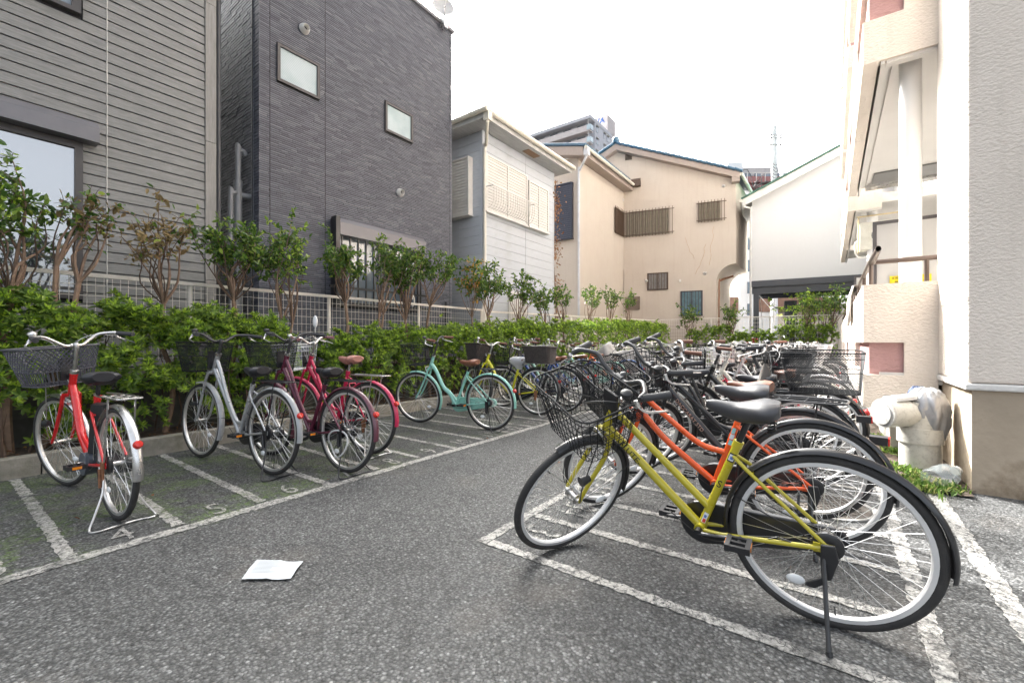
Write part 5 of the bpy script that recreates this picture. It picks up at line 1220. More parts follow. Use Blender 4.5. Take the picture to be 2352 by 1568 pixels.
tufts('weeds', [(wp[0][0], wp[0][1], 1), (wp[1][0], wp[1][1], 1.2), (wp[2][0], wp[2][1], .8), (wp[3][0], wp[3][1], .6), (wp[4][0], wp[4][1], .9), (wp[5][0], wp[5][1], .9)], 170, (.09, .055), .065, M_GRASS, 'green weeds growing at the foot of the cream pipe')
tufts('ground_cover', [(-.2, 5.6, 1), (.8, 5.55, .8), (1.9, 5.52, 1), (3.1, 5.6, 1.5), (3.3, 5.8, 1), (5.5, 5.55, .6)], 160, (.32, .09), .09, M_GRASS, 'small weeds growing on the soil strip inside the kerb')
# fallen leaves on the soil and asphalt
k = 420
P = np.stack([nrg.uniform(-1, 9, k), nrg.uniform(5.43, 5.9, k), np.full(k, .15)], 1); P2 = np.stack([nrg.uniform(-.5, 7, 16), nrg.uniform(1.0, 5.2, 16), np.full(16, .012)], 1); P = np.concatenate([P, P2]); k = len(P)
me = leaves_mesh('fallen_leaves', P - np.array([2, 5.4, 0]), unit(nrg.normal(0, 1, (k, 3)) * np.array([1, 1, .12])), unit(np.array([0, 0, 1.]) + nrg.normal(0, .2, (k, 3))), nrg.uniform(.02, .05, k), nrg.uniform(.012, .024, k), [island_mat('fallen leaf', [(0, (.16, .06, .03)), (.7, (.28, .12, .05)), (1, (.35, .22, .06))], .7, .2)])
o = bpy.data.objects.new('fallen_leaves', me); COL.objects.link(o); o.location = W(2, 5.4, 0); o.rotation_euler = (0, 0, TH); o['kind'] = 'stuff'
# manhole cover
ma, mb_ = gp(1888, 1159)
mh = thing('manhole_cover', 'round cast iron manhole cover under the wheels of the right hand bicycles', 'manhole cover', (ma, mb_, 0))
m = MB(); m.lathe([(.001, .008), (.255, .008), (.26, .004), (.26, .0)], 48, (ma, mb_, 0)); m.part('lid', mat('cast iron', (.14, .125, .11), .6, .5, var=.2, bump=.3), mh)
m = MB(); m.lathe([(.285, .002), (.285, .012), (.265, .012), (.265, .002)], 48, (ma, mb_, 0), close=True); m.part('rim_ring', mat('concrete ring', (.30, .29, .27), .8), mh)
m = MB()
for i in range(-8, 9):
    for j in range(-8, 9):
        if i * i + j * j < 62 and (i + j) % 2 == 0: m.box(ma + i * .028 - .011, ma + i * .028 + .011, mb_ + j * .028 - .011, mb_ + j * .028 + .011, .0082, .0125)
m.part('tread_pattern', mat('cast iron', (.14, .125, .11)), mh, False, kind='stuff')
# sheet of paper on the asphalt
cs = [gp(590, 1290), gp(697, 1293), gp(668, 1333), gp(555, 1335)]
G = []
for i in range(9):
    t = i / 8; row = []
    for j in range(7):
        s = j / 6; a = (1 - t) * ((1 - s) * cs[0][0] + s * cs[3][0]) + t * ((1 - s) * cs[1][0] + s * cs[2][0]); b = (1 - t) * ((1 - s) * cs[0][1] + s * cs[3][1]) + t * ((1 - s) * cs[1][1] + s * cs[2][1])
        row.append((a, b, .012 + .007 * abs(math.sin(t * 3 + 1)) - .006 * abs(s - .5) * 2 + (.004 if i in (4,) else 0)))
    G.append(row)
m = MB(); m.grid(G)
pp = thing('paper_sheet', 'white printed sheet of paper lying on the asphalt', 'paper', (cs[0][0], cs[0][1], 0))
m.part('sheet', mat('white paper', (.50, .53, .55), .7, var=.02), pp)
m = MB(); e1_ = (Vector(cs[1]) - Vector(cs[0])); e2_ = (Vector(cs[3]) - Vector(cs[0])); o_ = Vector(cs[0])
for i in range(11):
    q = .10 + i * .065; L = rnd.uniform(.3, .75) if i else .25
    p0 = o_ + e1_ * .1 + e2_ * q; p1 = o_ + e1_ * (.1 + L) + e2_ * q; w = e2_ * .016
    m.add([(p0.x, p0.y, .0225), (p1.x, p1.y, .0225), (p1.x + w.x, p1.y + w.y, .0225), (p0.x + w.x, p0.y + w.y, .0225)], [(0, 1, 2, 3)])
m.part('printed_lines', mat('faint print', (.22, .23, .25), .8), pp, False, kind='stuff')

# ---------------------------------------------------------------- bicycles
AX = np.array([-math.cos(R_(68)), 0, math.sin(R_(68))])
_pc = {}
def paint(c, rough=.28, metal=0.):
    k = (tuple(c), rough, metal)
    if k not in _pc: _pc[k] = mat('bicycle paint %d' % len(_pc), c, rough, metal, var=.05, scale=8, coat=.5, dirt=(c[0] * .5 + .03, c[1] * .5 + .025, c[2] * .5 + .02), dscale=14, damt=.25)
    return _pc[k]
def rrect(lx, ly, r, n=5):
    P = []
    for cx, cy, a0 in ((lx / 2 - r, ly / 2 - r, 0), (-lx / 2 + r, ly / 2 - r, 90), (-lx / 2 + r, -ly / 2 + r, 180), (lx / 2 - r, -ly / 2 + r, 270)):
        for i in range(n + 1):
            t = R_(a0 + 90 * i / n); P.append((cx + r * math.cos(t), cy + r * math.sin(t)))
    return P
def resample(P, n):
    P = np.array(P + [P[0]]); d = np.concatenate([[0], np.cumsum(np.linalg.norm(np.diff(P, axis=0), axis=1))]); t = np.linspace(0, d[-1], n, endpoint=False)
    return np.stack([np.interp(t, d, P[:, 0]), np.interp(t, d, P[:, 1])], 1)
def basket(bike, kind, M, c, top=(.32, .40), bot=(.24, .32), h=.27, mt=None, plate=True):
    """c = centre of the bottom; local x forward"""
    cx, cy, cz = c
    def ring(t, n=None, grow=0.):
        lx = bot[0] + (top[0] - bot[0]) * t + grow; ly = bot[1] + (top[1] - bot[1]) * t + grow
        P = rrect(lx, ly, .05 + .01 * t); 
        if n: P = resample(P, n)
        return [(cx + p[0] + (top[0] - bot[0]) * .25 * t, cy + p[1], cz + h * t) for p in P]
    if kind == 'wire':
        mt = mt or M_WIREK; m = MB(M); m.tube(ring(1), .0042, 7, closed=True); m.tube(ring(.90), .0028, 5, closed=True); b = m.part('basket', mt, bike)
        m = MB(M); N = 40; r0, r1 = ring(0, N), ring(1, N)
        for i in range(0, N): m.tube([r0[i], r1[i]], .0021, 4, caps=False)
        for t in (.0, .16, .34, .54, .74): m.tube(ring(t), .0021, 4, closed=True)
        for i in range(-5, 6): m.tube([(cx - bot[0] / 2, cy + i * bot[1] / 11.5, cz), (cx + bot[0] / 2, cy + i * bot[1] / 11.5, cz)], .0018, 4, caps=False)
        for i in range(-3, 4): m.tube([(cx + i * bot[0] / 7.5, cy - bot[1] / 2, cz), (cx + i * bot[0] / 7.5, cy + bot[1] / 2, cz)], .0018, 4, caps=False)
        m.part('basket_wires', mt, b, kind='stuff')
    elif kind in ('mesh', 'resin'):
        mt = mt or (M_WIREK if kind == 'mesh' else M_RESIN); m = MB(M); r = .0045 if kind == 'mesh' else .0075
        m.tube(ring(1), r, 8, closed=True); m.tube(ring(.0), r * .7, 6, closed=True)
        if kind == 'mesh': m.tube(ring(.52), .003, 6, closed=True); m.tube(ring(.86), .003, 6, closed=True)
        b = m.part('basket', mt, bike)
        m = MB(M); N = 84 if kind == 'mesh' else 44; K = 16 if kind == 'mesh' else 8; rw = .0013 if kind == 'mesh' else .0034
        R0 = [ring(k / K, N) for k in range(K + 1)]; k0 = 0 if kind == 'mesh' else 3
        for s in (1, -1):
            for i in range(0, N, 1 if kind == 'mesh' else 1):
                if kind == 'mesh' and i % 1: continue
                m.tube([R0[k][(i + s * k) % N] for k in range(k0, K + 1)], rw, 3 if kind == 'mesh' else 4, caps=False)
        if kind == 'resin':
            for i in range(0, N): m.tube([R0[0][i], R0[3][i]], .0035, 4, caps=False)
            m.tube(R0[3], .004, 5, closed=True)
        for i in range(-9, 10): m.tube([(cx - bot[0] / 2, cy + i * bot[1] / 19.5, cz), (cx + bot[0] / 2, cy + i * bot[1] / 19.5, cz)], rw, 3, caps=False)
        for i in range(-6, 7): m.tube([(cx + i * bot[0] / 13.5, cy - bot[1] / 2, cz), (cx + i * bot[0] / 13.5, cy + bot[1] / 2, cz)], rw, 3, caps=False)
        m.part('basket_mesh', mt, b, kind='stuff')
    elif kind == 'wicker':
        mt = mt or M_WICK; m = MB(M); m.tube(ring(1.0, grow=.01), .011, 7, closed=True); m.tube(ring(.0), .008, 6, closed=True)
        P0 = ring(.01); m.add(P0, [tuple(range(len(P0)))]); b = m.part('basket', mt, bike)
        m = MB(M); N = 96; K = 17
        for k in range(K):
            t = (k + .5) / K; rr = np.array(ring(t, N)); c_ = rr.mean(0); d = rr - c_; d /= np.linalg.norm(d, axis=1)[:, None]
            o = .005 * np.cos(np.arange(N) * math.pi / 2 + k * math.pi)[:, None]; m.tube(rr + d * o, h / K * .50, 4, closed=True, flat=None)
        r0, r1 = ring(0, 48), ring(1, 48)
        for i in range(48): m.tube([r0[i], r1[i]], .004, 4, caps=False)
        m.part('weave', mt, b, kind='stuff')
    if plate:
        m = MB(M); x = cx - bot[0] / 2 + .0; m.box(x - .012, x + .001, cy - .045, cy + .045, cz + .03, cz + .19); m.box(x - .06, x - .012, cy - .02, cy + .02, cz + .06, cz + .08); m.part('basket_bracket', M_BLKP, b, False)
    return b
def wheel(bike, name_lab, M, cx, R, rim_m, n_sp=36, rear=False, nt=64):
    m = MB(M); prof = []
    for i in range(10):
        t = i / 10 * 2 * math.pi; prof.append((R - .0185 + .0185 * math.cos(t), .0175 * math.sin(t)))
    m.lathe(prof, nt, (cx, 0, R), 'y', close=True); w = m.part('wheel', M_RUB, bike, sm='all', label=name_lab)
    m = MB(M); ro = R - .030; m.lathe([(ro, .012), (ro - .016, .0125), (ro - .020, .006), (ro - .020, -.006), (ro - .016, -.0125), (ro, -.012)], nt, (cx, 0, R), 'y', close=True); m.part('rim', rim_m, w)
    m = MB(M); fr = .030 if rear else .022; ri = ro - .018
    for i in range(n_sp):
        th = 2 * math.pi * i / n_sp; sd = 1 if i % 2 else -1; tw_ = .95 * (1 if (i // 2) % 2 else -1)
        a = th + tw_
        m.tube([(cx + fr * math.cos(a), sd * .030, R + fr * math.sin(a)), (cx + ri * math.cos(th), sd * .003, R + ri * math.sin(th))], .00125, 3, caps=False)
    m.part('spokes', M_SPK, w, kind='stuff')
    m = MB(M); m.lathe([(.006, -.058), (.014, -.052), (.014, -.036), (fr + .004, -.034), (fr + .004, -.029), (.014, -.027), (.014, .027), (fr + .004, .029), (fr + .004, .034), (.014, .036), (.014, .052), (.006, .058)], 16, (cx, 0, R), 'y'); m.part('hub', M_CHR, w)
    m = MB(M); t = R_(-60 if rear else 215); rr = R * .60; p = (cx + rr * math.cos(t), .012, R + rr * math.sin(t)); m.ball(p, .032, 8, (1.0, .3, .62)); m.part('spoke_reflector', M_WREF, w)
    m = MB(M); t = R_(-95 if rear else 60); p0 = (cx + (ro - .02) * math.cos(t), 0, R + (ro - .02) * math.sin(t)); p1 = (cx + (ro - .055) * math.cos(t), 0, R + (ro - .055) * math.sin(t)); m.tube([p0, p1], .003, 5); m.part('valve', M_BLKP, w)
    return w
def mudguard(bike, M, cx, R, a0, a1, mt, w=.025, stay=None, stay_m=M_BLKM, r_off=.022):
    G = []; n = 30
    ys = [-1, -.8, -.4, 0, .4, .8, 1]; prof = [(y * w, -.013 * y * y - (.004 if abs(y) == 1 else 0)) for y in ys] + [(y * w * .93, -.013 * y * y - .0025 - (.004 if abs(y) == 1 else 0)) for y in ys[::-1]]
    for i in range(n + 1):
        t = R_(a0 + (a1 - a0) * i / n); row = []
        for y, d in prof: rr = R + r_off + d; row.append((cx + rr * math.cos(t), y, R + rr * math.sin(t)))
        G.append(row)
    m = MB(M); m.grid(G, True); k = len(prof); m.add(G[0], [tuple(range(k))[::-1]]); m.add(G[-1], [tuple(range(k))])
    mg = m.part('mudguard', mt, bike)
    for s in (stay or ()):
        t = R_(s); rr = R + .006; m = MB(M)
        for sd in (-1, 1): m.tube([(cx, sd * .055, R), (cx + rr * math.cos(t) * .6, sd * .042, R + rr * math.sin(t) * .6), (cx + rr * math.cos(t), sd * w, R + rr * math.sin(t))], .0024, 5)
        m.tube([(cx + (rr + .018) * math.cos(t), -w, R + (rr + .0) * math.sin(t)), (cx + (R + r_off + .004) * math.cos(t), 0, R + (R + r_off + .004) * math.sin(t)), (cx + rr * math.cos(t), w, R + rr * math.sin(t))], .0026, 5)
        m.part('mudguard_stay', stay_m, mg)
    return mg
def saddle(bike, x, z, mt, L=.27, W_=.105, plastic=None):
    G = []; n = 18
    for i in range(15):
        t = i / 14; px = x + L * .62 - L * t
        hw = np.interp(t, [0, .05, .2, .42, .62, .8, .93, 1], [.008, .020, .027, .042, .078, W_, W_ * .93, W_ * .55]); th_ = np.interp(t, [0, .1, .5, .8, 1], [.030, .052, .078, .088, .055]); zc = z + np.interp(t, [0, .1, .45, .8, 1], [-.006, .0, -.008, .012, .004])
        row = []
        for j in range(n):
            a = j / n * 2 * math.pi; c_, s_ = math.cos(a), math.sin(a)
            yy = hw * math.copysign(abs(c_) ** .75, c_); zz = th_ * .5 * math.copysign(abs(s_) ** .8, s_) * (1 if s_ > 0 else 1.1); yc = hw * (1.0 if s_ > -.2 else .86)
            row.append((px, yy if s_ > -.2 else yy * .88, zc - th_ * .5 + zz - .25 * (yy * yy)))
        G.append(row)
    m = MB(); m.grid(G, True); m.add(G[0], [tuple(range(n))]); m.add(G[-1], [tuple(range(n))[::-1]])
    o = m.part('saddle', mt, bike, sm='all')
    m = MB()
    for s in (-1, 1):
        m.tube(smooth([(x + L * .45, s * .012, z - .055), (x + .06, s * .020, z - .075), (x - .02, s * .03, z - .075), (x - .08, s * .055, z - .06)], 3), .0035, 6)
        sp = [(x - .075 + .016 * math.cos(q * .9), s * .055 + .016 * math.sin(q * .9), z - .105 + q * .0017) for q in range(30)]; m.tube(sp, .0024, 4)
    m.part('saddle_springs', M_BLKM, o)
    if plastic:
        m = MB(); Gp = []
        for k, (sc, dz) in enumerate(((.15, .022), (.7, .018), (1.05, -.005), (1.08, -.05), (.8, -.09), (.45, -.13), (.28, -.17))):
            Gp.append([(x + .02 + sc * .15 * math.cos(a / 22 * 2 * math.pi) * (1 + .06 * math.sin(a * 2.2 + k)), sc * .11 * math.sin(a / 22 * 2 * math.pi) * (1 + .08 * math.sin(a * 1.7 + k)), z + dz + .008 * math.sin(a * 2.6 + k * 1.3)) for a in range(22)])
        m.grid(Gp, True); m.add(Gp[0], [tuple(range(22))]); m.part('saddle_cover', plastic, o, sm='all')
    return o
def bicycle(label, pos, head, lean=0., steer=0., R=.34, WB=1.10, xb=.45, zb=.285, xs=.30, zs=.69, xh=.85, zh=.85, hl=.16, xg=.72, w=.27, zg=1.03, frame='curve', col=(.5, .5, .5), metal=0., fork=None,
            guard=None, grip=None, bar=None, sad=None, sad_z=.10, basket_k='wire', bsk={}, rear=None, stand='twin', case=None, rim=None, tail='guard', drum=True, crank_deg=8., bell=True, stem_m=None, bar_dz=.05, e_batt=False, text=None, plastic=None, lock=False, group='bicycles parked in the lot', lever_m=None, bskc=None, tw_col=None):
    b = wthing('bicycle', label, 'bicycle', (pos[0], pos[1], 0), (lean, 0, head), group)
    pm = paint(col, metal=metal); fm = paint(fork) if fork else pm; gm = paint(guard, metal=.0) if isinstance(guard, tuple) else (guard or M_BLKM)
    grip = grip or M_GRIPK; bar = bar or M_BARG; sad = sad or M_SADK; rim = rim or M_RIM; stem_m = stem_m or bar; lever_m = lever_m or M_CHR
    ht = np.array([xh, 0, zh]); hb = ht - AX * hl; S = rodr(AX, steer, ht); bb = np.array([xb, 0, zb]); st = np.array([xs, 0, zs]); rh = np.array([0, 0, R])
    stl = lambda t: bb + (st - bb) * t
    m = MB(); m.tube([hb, ht], .0215, 14); m.tube([bb, st], .0175, 14)
    m.cyl((xb, -.036, zb), (xb, .036, zb), .023, 14)
    m.tube([ht - AX * .012, ht + AX * .002], .024, 14); m.tube([st - (st - bb) * .06, st + (st - bb) * .005], .0205, 12)
    if frame == 'mixte2':
        m.tube([hb + AX * .02, bb], .0195, 14); m.tube([ht - AX * .045, stl(.235)], .0165, 14)
    elif frame == 'curve':
        m.tube(smooth([hb + AX * .03, hb + (bb - hb) * .35 + np.array([.0, 0, -.012]), hb + (bb - hb) * .7 + np.array([-.01, 0, -.018]), bb], 6), .019, 12)
        q = stl(.45); p = ht - AX * .05
        m.tube(smooth([p, p + (q - p) * .35 + np.array([0, 0, -.035]), p + (q - p) * .7 + np.array([0, 0, -.055]), q + np.array([0, 0, 0])], 6), .0165, 12)
    elif frame == 'loop':
        p = hb + AX * .06
        m.tube(smooth([p, p + np.array([-.08, 0, -.10]), p + np.array([-.19, 0, -.30]), p + np.array([-.30, 0, -.395]), bb + np.array([.02, 0, .005])], 7), .024, 14)
        m.tube(smooth([p + np.array([-.19, 0, -.30]), p + np.array([-.29, 0, -.36]), stl(.10)], 4), .014, 10)
    elif frame == 'double':
        p = hb + AX * .03; m.tube(smooth([p, p + (bb - p) * .5 + np.array([-.0, 0, -.0]), bb], 4), .0195, 12)
        p = ht - AX * .04; q = stl(.22); m.tube(smooth([p, p + np.array([-.09, 0, -.14]), p + np.array([-.20, 0, -.34]), q + np.array([.10, 0, .02]), q], 6), .0165, 12)
    elif frame == 'single':
        p = hb + AX * .07; m.tube(smooth([p, p + (bb - p) * .5 + np.array([.0, 0, .0]), bb], 4), [.026, .027], 14)
        m.tube([bb + np.array([-.0, 0, 0]), st], .018, 12)
    for s in (-1, 1):
        m.tube([(xb - .01, s * .030, zb), (xb - .09, s * .044, zb + .005), (.03, s * .058, R - .004), (0, s * .058, R)], .0098, 10)
        m.tube([(xs + .02, s * .014, zs - .06), (xs - .03, s * .040, zs - .10), (.0, s * .058, R + .005)], .0078, 10)
        m.box(-.022, .045, s * .058 - .003, s * .058 + .003, R - .018, R + .016)
    m.tube([(xs - .05, -.045, zs - .12), (xs - .05, .045, zs - .12)], .006, 8)
    fr_ = m.part('frame', pm, b)
    m = MB(S); cr_ = hb - AX * .012; m.tube([cr_ + [0, -.048, 0], cr_ + [0, .048, 0]], .016, 10)
    for s in (-1, 1): m.tube(smooth([cr_ + [0, s * .047, 0], cr_ + [-AX[0] * .12, s * .052, -AX[2] * .12], [WB - .055, s * .054, R + .085], [WB - .012, s * .055, R + .022], [WB, s * .055, R]], 5), [.0135, .008], 10)
    m.part('fork', fm, b)
    m = MB(S); m.tube([ht, ht + AX * .022], .026, 14); m.part('headset', M_CHR, b)
    m = MB(S); m.tube([hb - AX * .002, hb - AX * .014], .025, 14); m.part('headset', M_CHR, b)
    zc = zg - bar_dz; k = (zc - zh) / AX[2]; cl = ht + AX * k + np.array([.035, 0, 0])
    m = MB(S); m.tube([ht + AX * .02, ht + AX * max(.03, k - .01)], .0135, 12); m.tube(smooth([ht + AX * max(.03, k - .03), ht + AX * k + [.01, 0, .012], cl], 3), .0145, 12); m.tube([cl + [0, -.022, 0], cl + [0, .022, 0]], .0175, 12); m.part('stem', stem_m, b)
    m = MB(S); gx0 = xg + .125; gy0 = w - .035
    for s in (-1, 1):
        m.tube(smooth([cl, cl + [.004, s * .05, .002], cl + [.012, s * .10, bar_dz * .45 + .01], cl + [.010, s * .155, bar_dz * .95 + .015], [cl[0] * .35 + gx0 * .65, s * (gy0 - .012), zg + .018], [gx0, s * gy0, zg + .012], [xg + .02, s * (w - .004), zg + .002]], 5), .0112, 10)
    hbp = m.part('handlebar', bar, b)
    for s in (-1, 1):
        m = MB(S); m.tube([(gx0 - .005, s * gy0, zg + .0115), (gx0 - .06, s * (gy0 + .017), zg + .006), (xg, s * w, zg)], [.0165, .0158, .0175], 12); m.part('grip', grip, hbp)
        m = MB(S); m.tube([(gx0 + .02, s * (gy0 - .006), zg + .008), (gx0 + .02, s * (gy0 + .01), zg - .02)], .011, 8)
        m.tube(smooth([(gx0 + .02, s * (gy0 + .006), zg - .014), (gx0 + .0, s * (gy0 + .035), zg - .035), (gx0 - .05, s * (gy0 + .045), zg - .05), (gx0 - .105, s * (gy0 + .05), zg - .065)], 4), [.0075, .0045], 7, flat=.6); m.part('brake_lever', lever_m, hbp)
    if bell: m = MB(S); m.lathe([(.001, .030), (.014, .028), (.024, .020), (.026, .008), (.020, .002), (.020, -.004), (.001, -.006)], 18, (gx0 + .052, gy0 - .028, zg + .028)); m.part('bell', M_CHR if bar is not M_BARG else M_BLKP, hbp)
    m = MB(S)
    for s, e in ((1, (xh + .04, .01, zh - .10)), (-1, (xh + .05, -.015, zh - .17))):
        m.tube(smooth([(gx0 + .025, s * gy0, zg - .01), (gx0 + .13, s * (gy0 * .7), zg + .01), (gx0 + .16, s * gy0 * .25, zg - .05), (xh + .085, s * .015, zh + .02), e], 6), .0026, 5)
    m.part('brake_cable', M_CABLE if bar is not M_CHR else M_CABLEW, b)
    wheel(b, None, None, 0, R, rim, rear=True); wheel(b, None, S, WB, R, rim)
    mudguard(b, None, 0, R, -8 if tail == 'guard' else -2, 0, gm) if False else None
    mudguard(b, None, 0, R, 196, 352 + 8, gm, stay=(358,)) if False else None
    mudguard(b, None, 0, R, -4, 188, gm, stay=(22,), stay_m=M_BLKM if bar is not M_CHR else M_CHR)
    mudguard(b, S, WB, R, 76, 205, gm, w=.026, stay=(172,), stay_m=M_BLKM if bar is not M_CHR else M_CHR)
    m = MB(); dirn = (st - bb) / np.linalg.norm(st - bb); sp = st + dirn * sad_z; m.tube([st - dirn * .04, sp], .0128, 12); m.part('seat_post', M_BLKM if sad is not M_SADP else M_CHR, b)
    saddle(b, sp[0], sp[2] + .055, sad, plastic=plastic)
    # crank, pedals, chain case
    m = MB(); an = R_(crank_deg)
    for s in (1, -1):
        d = np.array([-math.cos(an), 0, math.sin(an)]) * s * .165; p0 = np.array([xb, s * .066, zb]); m.tube([p0, p0 + d * .5 + [0, s * .008, 0], p0 + d + [0, s * .012, 0]], [.0125, .009, .010], 8, flat=.7)
        m.cyl((xb, s * .045, zb), (xb, s * .078, zb), .018, 12)
    m.part('crank', M_BLKM if bar is not M_CHR else M_CHR, b)
    for s in (1, -1):
        d = np.array([-math.cos(an), 0, math.sin(an)]) * s * .165; c = np.array([xb, s * .125, zb]) + d
        m = MB(); 
        for q in (-1, 1): m.box(c[0] + q * .036 - .009, c[0] + q * .036 + .009, c[1] - .045, c[1] + .045, c[2] - .013, c[2] + .013)
        for q in (-1, 0, 1): m.box(c[0] - .036, c[0] + .036, c[1] + q * .037 - .007, c[1] + q * .037 + .007, c[2] - .011, c[2] + .011)
        m.cyl((c[0], c[1] - s * .06, c[2]), (c[0], c[1], c[2]), .007, 8); pd = m.part('pedal', M_BLKP, b, False)
        m = MB()
        for q in (-1, 1): m.box(c[0] + q * .046 - .0015, c[0] + q * .046 + .0015, c[1] - .022, c[1] + .022, c[2] - .008, c[2] + .008)
        m.part('pedal_reflector', M_AMB, pd, False)
    cm = paint(case) if isinstance(case, tuple) else (case or M_BLKM)
    P = []; r1, r2 = .098, .050; n1 = 14
    for i in range(n1 + 1): t = R_(-95 + 190 * i / n1); P.append((xb + r1 * math.cos(t), zb + r1 * math.sin(t)))
    for i in range(9): t = R_(95 + 170 * i / 8); P.append((-.02 + r2 * math.cos(t), R - .01 + r2 * math.sin(t)))
    m = MB(); m.prism(P, 1, -.062, -.034); o = m.part('chain_case', cm, b, False); q = o.modifiers.new('bevel', 'BEVEL'); q.width = .006; q.segments = 2
    m = MB(); m.lathe([(.001, .0), (.072, .0), (.078, -.004), (.078, -.012), (.03, -.014), (.001, -.014)], 24, (xb, .046, zb), 'y') if frame != 'single' else m.lathe([(.03, 0), (.03, -.01)], 12, (xb, .042, zb), 'y'); 
    if drum:
        m = MB(); m.lathe([(.001, .052), (.040, .050), (.052, .044), (.052, .030), (.001, .030)], 22, (0, 0, R), 'y'); m.tube([(0, .050, R - .01), (.09, .056, R - .012), (.16, .05, R + .0)], .006, 6, flat=.5); m.part('drum_brake', M_BLKM, b)
        m = MB(); m.tube(smooth([(.16, .052, R), (.27, .05, zb - .0), (xb - .02, .03, zb - .035), (xb + .12, .028, zb + .05)], 4), .0026, 5); m.part('brake_cable', M_CABLE, b)
    # rack
    zr = R * 2 + (.045 if rear == 'mesh' else .07)
    if rear or tail == 'rack':
        m = MB(); mr = M_BLKM if bar is not M_CHR else M_CHR
        for s in (-1, 1): m.tube(smooth([(xs - .06, s * .03, zr - .0), (.12, s * .065, zr), (-.18, s * .065, zr), (-.225, s * .04, zr)], 3), .0055, 8); m.tube([(.0, s * .062, R), (-.06, s * .066, R + .2), (-.09, s * .065, zr)], .005, 7)
        m.tube([(-.225, -.042, zr), (-.225, .042, zr)], .0055, 8)
        for x in (.08, -.02, -.12): m.tube([(x, -.065, zr - .003), (x, .065, zr - .003)], .004, 6)
        for s in (-.5, .5): m.tube([(.16, s * .05, zr), (-.22, s * .05, zr)], .004, 6)
        m.part('rack', mr, b)
    if rear in ('wicker', 'mesh'):
        basket(b, rear, Matrix.Rotation(0, 4, 'Z'), (-.04 if rear == 'wicker' else -.13, 0, zr + .012), top=(.44, .34) if rear == 'wicker' else (.50, .36), bot=(.38, .28) if rear == 'wicker' else (.42, .26), h=.235 if rear == 'wicker' else .29, plate=False)
    m = MB()
    if tail == 'none': pass
    elif tail == 'light': m.box(-R - .06, -R + .02, -.022, .022, R + .19, R + .235); o = m.part('tail_light', M_BLKP, b, False); m = MB(); m.box(-R - .068, -R - .061, -.021, .021, R + .191, R + .234); m.part('lens', M_REDR, o, False)
    else:
        t = R_(155); p = np.array([(R + .03) * math.cos(t), 0, R + (R + .03) * math.sin(t)]); mm_ = MB(Matrix.Translation(p) @ Matrix.Rotation(R_(-65), 4, 'Y')); mm_.lathe([(.001, .024), (.018, .022), (.024, .012), (.024, -.004), (.001, -.006)], 18); mm_.part('rear_reflector', M_REDR, b)
    # stands
    if stand == 'side':
        fy = .205; fz = -fy * math.tan(lean) 
        m = MB(); m.tube([(.012, .072, R - .03), (.006, .13, R * .5), (-.002, fy, fz + .012)], .0078, 8); m.tube([(-.002, fy, fz + .018), (-.004, fy + .006, fz + .004)], .0105, 8)
        ks = m.part('kickstand', M_BLKM, b)
        m = MB(); m.prism([(.022, R + .02), (-.022, R + .024), (-.034, R - .03), (-.012, R - .11), (.018, R - .12), (.022, R - .05)], 1, .066, .080); m.prism([(.02, R - .105), (.065, R - .135), (.072, R - .152), (.04, R - .155), (.01, R - .13)], 1, .07, .084); o = m.part('stand_bracket', M_BLKP, ks, False); q = o.modifiers.new('bevel', 'BEVEL'); q.width = .005; q.segments = 2
    else:
        ms_ = M_CHR if bar is M_CHR else M_BLKM
        m = MB(); z0 = .008
        pts = [(0, .062, R), (-.03, .075, R * .55), (-.07, .12, .075), (-.12, .155, z0), (-.17, .13, z0), (-.16, .05, z0), (-.15, -.05, z0), (-.17, -.13, z0), (-.12, -.155, z0), (-.07, -.12, .075), (-.03, -.075, R * .55), (0, -.062, R)]
        m.tube(smooth(pts, 4), .0058, 8); m.part('kickstand', ms_, b)
        m = MB(); m.tube([(.02, .075, R - .02), (-.0, .078, R - .13)], .009, 8); m.box(-.02, .03, .064, .072, R - .12, R + .02); m.part('stand_spring', M_RUST if ms_ is M_CHR else M_BLKM, b)
    # brake caliper, front light
    m = MB(S); m.box(WB - .17, WB - .10, -.03, .03, 2 * R + .004, 2 * R + .04) if False else m.tube(smooth([cr_ + [.03, -.04, -.03], cr_ + [.04, -.03, .02], cr_ + [.045, .03, .02], cr_ + [.03, .04, -.03]], 3), .006, 6); m.part('brake_caliper', M_CHR, b)
    m = MB(S); q = np.array([WB - .045, .075, R + .16]); m.tube([q, q + [.05, 0, 0]], [.018, .026], 14); m.part('headlight', M_BLKP, b)
    if basket_k:
        c = bskc or (xh + .215, 0, zh - .10)
        kw = dict(bsk); basket(b, basket_k, S, c, **kw)
        m = MB(S)
        for s in (-1, 1): m.tube([(WB, s * .06, R), (WB + .0, s * .075, R + .1), (c[0], s * .075, c[2] - .003)], .0032, 6)
        m.part('basket_stay', M_BLKM if bar is not M_CHR else M_CHR, b)
    if e_batt:
        m = MB(); d = dirn; c0_ = bb + d * .06 + np.array([-.062, 0, .02]); c1_ = st - d * .05 + np.array([-.055, 0, 0]); m.tube([c0_, c1_], .045, 4); o = m.part('battery', M_BLKP, b, False)
        m = MB(); m.cyl((xb, -.06, zb), (xb, .055, zb), .075, 20); m.cyl((xb - .05, -.05, zb + .03), (xb - .05, .045, zb + .03), .05, 16); m.part('motor_unit', mat('grey motor casing', (.08, .09, .11), .4), b)
